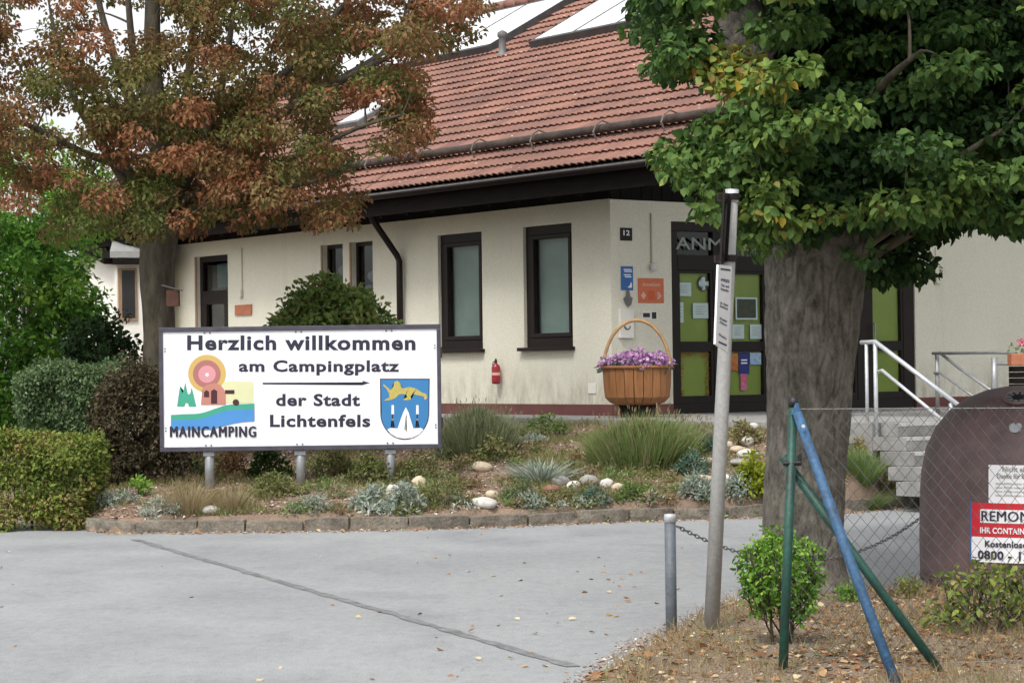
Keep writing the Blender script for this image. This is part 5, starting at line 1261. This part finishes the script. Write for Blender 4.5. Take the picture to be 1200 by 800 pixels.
# shrubs by the trunk
blob_tree('green_shrub', 'bushy light green shrub on bare stems growing against the linden trunk', 'shrub', px_blob(864,966,618,728,12.7,.24), .6, 'bright', .032, 520000, n=520, csz=.07, jitter=.2)
blob_tree('yellowish_shrub', 'yellow-green shrub in front of the round brown bin', 'shrub', px_blob(1090,1240,660,770,13.2,.3), .45, 'hedge2', .05, 60000, n=330, csz=.09, jitter=.3)

#@@BED
# ------------------------------------------------------------------ bed plants
def tuft(name, label, x0, x1, ytop, ybot, mat, n=500, hue=.5, w=.008, cat='plant', spread=.35, tips=None, bw=.6):
    a = place(x0, ybot); b = place(x1, ybot); c = place((x0+x1)/2, ybot); D = c[1]; rx = (x1-x0)/2/FPX*D; H = Pd(x0, ytop, D)[2]-c[2]
    r = thing(name, label, cat, c+V(0, rx*.4, 0)); th = rng.random(n)*6.28; q = rng.random(n)**.6
    dx, dy = q*np.cos(th), q*np.sin(th); base = np.stack([c[0]+dx*rx*bw, c[1]+rx*.35+dy*rx*.4, np.full(n, c[2]-.02)], 1)
    base[:,2] = [gz(p[0], p[1])-.02 for p in base]
    hh = H*(.55+.45*rng.random(n))*(1-.35*q**2); lean = np.stack([dx*rx*spread*1.15, dy*rx*spread], 1)+rng.normal(size=(n,2))*.03
    blades_mesh('blades', base, hh, lean, w*(.7+.6*rng.random(n)), np.clip(hue+.2*rng.normal(size=n), 0, 1), LM[mat], r)
    if tips:
        m_ = tips[0]; idx = rng.integers(0, n, m_); tp_ = base[idx]+np.concatenate([lean[idx], hh[idx][:, None]], 1)
        e = tp_+np.stack([rng.normal(size=m_)*.03, rng.normal(size=m_)*.03, rng.uniform(.03, .13, m_)*H*2], 1); ax_ = e-base[idx]
        stuff(leaves_mesh('flower_spikes', tp_, ax_, rng.normal(size=(m_,3)), np.full(m_, tips[1]), rng.random(m_), LM[tips[2]], r, wid=.18))
    return r
def mound(name, label, x0, x1, ytop, ybot, mat, size=.035, hue=.5, n=40, dens=60000, cat='plant', droop=-.3, wid=.5, csz=.07):
    c = place((x0+x1)/2, ybot); D = c[1]; rx = (x1-x0)/2/FPX*D; H = max(.06, Pd(x0, ytop, D)[2]-c[2]); r = thing(name, label, cat, c+V(0, rx*.6, 0)); cl = []
    for i in range(n):
        th = rng.random()*6.28; q = rng.random()**.5; x = c[0]+rx*.92*q*math.cos(th); y = c[1]+rx*.65+rx*.65*q*math.sin(th)
        z = gz(x, y)+H*.85*(1-q**2.2)*rng.uniform(.5, 1)+.015; cl.append((x, y, z, csz, csz, csz*.7, float(np.clip(hue+.15*rng.normal(), 0, 1))))
    A = cloud(cl, dens, size, droop); leaves_mesh('leaves', *A, LM[mat], r, wid=wid)
    g = MB()
    for c2 in cl[::3]: g.tube([(c[0]+(c2[0]-c[0])*.5, c[1]+rx*.65, gz(c[0],c[1]+rx*.65)-.03), (c2[0], c2[1], c2[2])], [.005,.002], 4)
    obj('stems', g, M['twig'], r); return r
def fluffy(r, x0, x1, ytop, ybot, mat, n, hue, size=.085):
    c = place((x0+x1)/2, ybot); D = c[1]; rx = (x1-x0)/2/FPX*D; H = Pd(x0, ytop, D)[2]-c[2]; cl = []
    for i in range(n):
        th = rng.random()*6.28; q = rng.random()**.55; x = c[0]+rx*q*math.cos(th); y = c[1]+rx*.45+rx*.5*q*math.sin(th)
        z = gz(x, y)+H*.80*(1-q**2.6)*rng.uniform(.45, 1); cl.append((x, y, z, .08, .08, .06, float(np.clip(hue+.16*rng.normal(), 0, 1))))
    leaves_mesh('foliage', *cloud(cl, 190000, size, -1.1), LM[mat], r, wid=.13)
lv = tuft('lavender_bush', 'large rounded green lavender bush with dry flower tips below the wooden basket', 690, 818, 478, 553, 'grass', 4200, .68, .011, spread=.42, tips=(300,.07,'dry'), bw=.85); fluffy(lv, 688, 816, 490, 553, 'grass', 170, .72)
lv = tuft('lavender_bush', 'tall grey-green lavender bush with loose spikes right of the sign', 512, 606, 466, 540, 'greygrass', 2600, .68, .011, spread=.45, tips=(140,.06,'greygrass'), bw=.8); fluffy(lv, 512, 606, 478, 540, 'greygrass', 120, .75)
mound('ground_cover', 'yellow-green cushion plant below the tall grey-green bush', 545, 612, 508, 545, 'olive', .04, .65, 50)
mound('ground_cover', 'green cushion plant on top of the bank near the long wall', 600, 672, 486, 512, 'grass', .05, .6, 60)
mound('flat_silver_plant', 'flat silvery plant high on the bank', 608, 642, 512, 521, 'silver', .05, .4, 16)
tuft('silver_yucca', 'spiky silver-blue rosette plant in the middle of the bank', 600, 668, 533, 566, 'silver', 240, .5, .035, spread=1.2)
mound('thyme_mound', 'dark olive straggly thyme clump right of the third post', 488, 552, 556, 600, 'olive', .03, .35, 70)
mound('thyme_mound', 'grey-olive thyme clump in front of the silver rosette', 586, 640, 560, 594, 'greygrass', .03, .3, 60)
mound('ground_cover', 'yellowish low cushion at the kerb below the pale boulders', 636, 690, 575, 597, 'olive', .03, .6, 40)
mound('teal_cushion', 'small blue-green cushion plant at the kerb', 680, 716, 573, 597, 'teal', .03, .5, 40)
mound('green_cushion', 'dark green cushion plant below the white stone', 722, 758, 564, 591, 'grass', .03, .25, 46)
mound('silver_plant', 'silvery leafed plant at the kerb beneath the thyme clump', 602, 642, 586, 604, 'silver', .05, .55, 24, wid=.4)
mound('silver_plant', 'large silvery ragwort patch along the kerb below the coat of arms', 408, 462, 572, 606, 'silver', .06, .6, 44, wid=.35)
mound('silver_plant', 'silvery ragwort next to the third sign post', 450, 496, 560, 604, 'silver', .06, .5, 40, wid=.35)
mound('silver_plant', 'low silvery plant by the kerb near the left stone', 160, 216, 588, 609, 'silver', .05, .65, 34, wid=.35)
mound('silver_plant', 'pale silvery plant below the brown shrub', 104, 158, 574, 594, 'silver', .05, .55, 30, wid=.35)
mound('silver_plant', 'silvery plant above the kerb at the middle sign post', 335, 398, 582, 605, 'silver', .045, .3, 30, wid=.35)
mound('green_sprig', 'small fresh green plant below the brown shrub', 136, 180, 562, 584, 'bright', .05, .7, 18)
tuft('dry_grass_tuft', 'pale dry ornamental grass tuft around the first sign post', 188, 250, 546, 604, 'dry', 420, .75, .007, spread=1.3)
tuft('dry_grass_tuft', 'pale green dry grass tuft right of the first sign post', 248, 292, 552, 600, 'dry', 260, .85, .007, spread=1.0)
mound('reddish_shrub', 'low reddish brown shrub behind the first sign post', 246, 292, 524, 562, 'litter', .04, .25, 46)
mound('green_plant', 'dark green plant under the sign between the first two posts', 284, 342, 524, 562, 'dark', .06, .8, 50)
mound('ground_cover', 'olive brown ground cover under the sign left of the middle post', 290, 350, 548, 585, 'olive', .04, .45, 60)
mound('ground_cover', 'olive green ground cover under the sign right of the middle post', 362, 415, 528, 560, 'olive', .04, .5, 60)
mound('ground_cover', 'denser green ground cover left of the third post', 405, 462, 526, 570, 'olive', .045, .35, 70)
mound('ground_cover', 'small moss-green cushion at the kerb below the middle post', 325, 362, 590, 606, 'grass', .03, .5, 20)
mound('kerb_weed', 'weedy green growth spilling over the kerb stones', 466, 492, 592, 614, 'olive', .04, .4, 24)
mound('ground_cover', 'olive ground cover under the right end of the sign', 462, 520, 528, 566, 'olive', .04, .45, 60)
mound('teal_plant', 'blue-green spreading plant right of the large lavender bush', 806, 842, 498, 532, 'teal', .06, .5, 40, wid=.4)
mound('silver_plant', 'silvery leafed plant left of the leaning pole at the kerb', 798, 838, 558, 590, 'silver', .06, .35, 40, wid=.35)
mound('silver_plant', 'silvery plant right of the leaning pole at the kerb', 850, 882, 560, 588, 'silver', .06, .4, 30, wid=.35)
mound('teal_plant', 'grey-green plant in front of the pale boulder row', 790, 836, 530, 560, 'teal', .06, .65, 34, wid=.35)
mound('olive_plant', 'yellowish green plant on the bank behind the leaning pole', 852, 892, 494, 524, 'olive', .06, .8, 34)
mound('lime_plant', 'bright lime and yellow leafed plant beside the linden trunk', 866, 904, 530, 592, 'lime', .07, .35, 38, csz=.08)
tuft('grass_clump', 'green grass clump right of the linden trunk behind the fence', 985, 1042, 532, 592, 'grass', 1100, .45, .009, spread=1.1)
mound('ground_cover', 'green ground cover at the foot of the steps', 1030, 1084, 553, 586, 'grass', .04, .5, 60)
mound('dry_plant', 'brown dried plant at the left side of the steps', 1000, 1055, 532, 560, 'olive', .04, .7, 40)
mound('yellow_flowers', 'little yellow flower clump beside the foot of the handrail', 1000, 1018, 519, 532, 'lime', .04, .95, 10)
mound('weed', 'green weed clump at the right foot of the linden trunk', 982, 1012, 688, 706, 'bright', .04, .6, 20, dens=50000)
mound('weed', 'small yellowish weed left of the round bin', 1052, 1080, 678, 702, 'hedge2', .03, .6, 24, dens=60000)
wl = random.Random(21)
for mt_, sz, n_, nm_, lab in (('olive',.04,46,'olive_weeds','low olive-green weeds sprawling over the planting bed'), ('grass',.04,30,'green_weeds','small fresh green weeds dotted over the planting bed'), ('greygrass',.035,34,'creeping_weeds','grey-green creeping weeds among the stones of the planting bed'), ('dry',.05,34,'dried_weeds','straw-coloured dried weeds in the planting bed'), ('silver',.04,9,'silver_seedlings','small silvery seedlings near the kerb')):
    cl = []
    for i in range(n_):
        px = wl.uniform(205, 885); py = wl.uniform(545 if px < 515 else 525, 606) if mt_ != 'silver' else wl.uniform(585, 604)
        c = place(px, py); wd = wl.uniform(.06, .20)
        for k in range(9):
            th = wl.random()*6.28; q = wl.random()**.5; x, y = c[0]+wd*q*math.cos(th), c[1]+wd*q*math.sin(th)*.8
            cl.append((x, y, gz(x, y)+.07*(1-q*q)*wl.uniform(.4,1)+.01, .06, .06, .045, wl.uniform(.3,.8)))
    A = cloud(cl, 80000, sz, -.4); tag(leaves_mesh(nm_, *A, LM[mt_], None, wid=.45), lab, 'weeds', kind='stuff')
# stones
def stone(px, py, wpx, hpx, mat, label, group='stones in the planting bed'):
    c = place(px, py+hpx*.35); D = c[1]; rx, rz = wpx/2/FPX*D, hpx/2/FPX*D
    bm = bmesh.new(); bmesh.ops.create_icosphere(bm, subdivisions=3, radius=1); sd = rng.uniform(0, 99)
    for v in bm.verts:
        n_ = 1+.16*mnoise.noise(v.co*1.3+Vector((sd, 0, 0)))+.05*mnoise.noise(v.co*3.5+Vector((sd, 0, 0))); v.co = Vector((v.co.x*rx*n_, v.co.y*rx*.8*n_, v.co.z*rz*n_))
    me = bpy.data.meshes.new('garden_stone'); bm.to_mesh(me); bm.free(); o = link('garden_stone', me, M[mat], smooth=True)
    o.location = (c[0], c[1], c[2]+rz*.55); o.rotation_euler = (0, rng.uniform(-.15,.15), rng.uniform(-.3,.3)); tag(o, label, 'stone', group)
for a in [(565,547,24,14,'pebble_cream','smooth cream boulder in the middle of the bank'), (568,589,31,15,'pebble_white','flat white stone near the kerb'), (577,579,16,11,'pebble_cream','small cream stone lying on the flat white one'),
 (711,566,16,14,'pebble_white','bright white stone left of the pinkish one'), (724,571,15,12,'pebble_cream','pinkish beige stone beside the bright white one'), (672,569,17,15,'pebble_white','pale round stone lowest in the pile'),
 (668,558,18,12,'pebble_white','pale stone at the top of the pile'), (657,563,22,14,'pebble_grey','grey stone at the left of the pile'), (690,563,22,15,'pebble_grey','grey stone at the right of the pile'),
 (648,574,24,12,'pebble_red','reddish brown stone below the silver rosette'), (461,573,18,14,'pebble_white','white stone in the silvery plants by the third post'), (491,565,18,17,'pebble_cream','rounded cream stone right of the third post'),
 (246,598,22,12,'pebble_white','white oval stone at the foot of the first post'), (820,541,34,12,'pebble_cream','long flat beige stone left of the leaning pole'), (826,560,26,8,'pebble_cream','flat beige stone near the kerb left of the pole'),
 (854,562,16,15,'pebble_white','pointed white stone right of the pole near the kerb'), (857,521,12,12,'pebble_cream','small upright cream stone right of the pole'), (865,527,20,10,'pebble_cream','beige stone below the small upright one'),
 (876,517,16,14,'pebble_white','white stone uppermost beside the linden trunk'), (876,531,26,12,'pebble_white','broad white stone beside the linden trunk'), (872,541,34,9,'pebble_grey','long grey stone beneath the broad white one'),
 (883,500,12,10,'pebble_white','small white stone at the terrace edge by the trunk'), (625,517,24,7,'pebble_grey','flat grey slab stone high on the bank'), (838,493,10,9,'pebble_white','tiny white stone at the terrace edge left of the pole'),
 (812,497,16,7,'pebble_white','pale stone at the terrace edge left of the tiny white one'), (823,574,12,9,'pebble_white','small white stone in the silvery plant left of the pole')]: stone(*a)

# ------------------------------------------------------------------ ground litter, each kind one mass
def scatter(name, label, cat, n, fx, size, mat, lift=.004, wid=.8, hb=0.):
    P_ = []
    while len(P_) < n:
        q = fx()
        if q is not None: P_.append(q)
    P_ = np.array(P_); P_[:,2] += lift; m_ = len(P_); th = rng.random(m_)*6.28; A_ = np.stack([np.cos(th), np.sin(th), rng.normal(size=m_)*.25], 1)
    N_ = np.stack([rng.normal(size=m_)*.35, rng.normal(size=m_)*.35, np.ones(m_)], 1)
    o = leaves_mesh(name, P_, A_, N_, size*(.5+rng.random(m_)), (rng.random(m_)*(1-hb)+hb), mat, None, wid=wid); return tag(o, label, cat, kind='stuff')
def in_verge():
    x, y = rng.uniform(.2, 6), rng.uniform(9.5, 16.6); z = verge(x, y)
    if z < .004: return None
    if mnoise.noise((x*1.3, y*1.3, 2))+.35 < rng.random()*.9: return None
    return (x, y, z)
scatter('fallen_leaves', 'brown and orange fallen leaves lying on the dirt verge', 'leaves', 6500, in_verge, .042, LM['litter'], .008, hb=.15)
def in_verge2():
    x, y = rng.uniform(.2, 6), rng.uniform(9.5, 16.6); z = verge(x, y); return (x, y, z) if z > .002 else None
scatter('wood_chips', 'small brown debris crumbs covering the dirt verge', 'debris', 16000, in_verge2, .02, LM['chips'], .002, .5)
def in_bed():
    x = rng.uniform(-5.8, 6); y = yk(x)+.2+rng.random()**1.3*6; 
    if y > 31: return None
    s, o = so_(x, y)
    if s > -1.42 and o < 6.3: return None
    return (x, y, terrain(x, y))
scatter('bed_mulch', 'brown and pinkish mulch chips covering the planting bed', 'mulch', 26000, in_bed, .035, LM['chips'], .004, .6)
def on_road():
    if rng.random() < .45:
        x = rng.uniform(-5, 5); return (x, yk(x)-rng.uniform(.02, .3), .0)
    x, y = rng.uniform(-5, 3), rng.uniform(11, 23)
    px, py = pj((x, y, 0))
    if rng.random() > (.15 + (.85 if px > 480 and py > 650 else 0)): return None
    if verge(x, y) > 0 or y > yk(x)-.05: return None
    return (x, y, 0)
def grit():
    x = rng.uniform(-5.4, 5.8); return (x, yk(x)-abs(rng.normal())*.10+.01, .0)
def grit2():
    x = rng.uniform(.2, 5.5); y = np.interp(x, VX, VY)+abs(rng.normal())*.22
    return (x, y, 0) if y < 18 else None
scatter('kerb_grit', 'brown grit and crumbs gathered along the foot of the kerb', 'grit', 5000, grit, .022, LM['chips'], .002, .6)
scatter('verge_grit', 'soil crumbs spilled from the dirt verge onto the asphalt', 'grit', 4500, grit2, .018, LM['chips'], .002, .6)
scatter('road_leaves', 'few small fallen leaves scattered on the grey asphalt', 'leaves', 420, on_road, .04, LM['litter'], .006, hb=.45)
# thin dry grass on verge and in the bed
def blades_stuff(name, label, n, fx, h, mat, hue, w=.004):
    P_ = []
    while len(P_) < n:
        q = fx()
        if q is not None: P_.append(q)
    P_ = np.array(P_); m_ = len(P_); o = blades_mesh(name, P_, h*(.3+.8*rng.random(m_)), rng.normal(size=(m_,2))*h*.5, np.full(m_, w), np.clip(hue+.25*rng.normal(size=m_), 0, 1), mat, None); return tag(o, label, 'grass', kind='stuff')
def vg_dry():
    x, y = rng.uniform(.5, 6), rng.uniform(10, 16.3); z = verge(x, y)
    if z < .015 or mnoise.noise((x*1.6, y*1.6, 8))*1.6+.50 < rng.random(): return None
    return (x, y, z-.005)
blades_stuff('dry_verge_grass', 'thin dry straw-coloured grass on the dirt verge', 16000, vg_dry, .12, LM['dry'], .6)
def vg_green():
    x, y = rng.uniform(.3, 6), rng.uniform(9.5, 14); z = verge(x, y)
    if z < .02 or mnoise.noise((x*1.3+4, y*1.3, 18))*1.8+.05 < rng.random(): return None
    return (x, y, z-.005)
blades_stuff('green_verge_grass', 'short green grass patches on the dirt verge', 4000, vg_green, .06, LM['grass'], .6)
def bd():
    q = in_bed()
    if q is None or mnoise.noise((q[0]*1.2, q[1]*1.2, 30))*1.8+.2 < rng.random(): return None
    return q
blades_stuff('bed_weeds', 'low olive weeds and dry grass growing all over the planting bed', 30000, bd, .10, LM['olive'], .6, .008)
print('script done', len(bpy.data.objects))
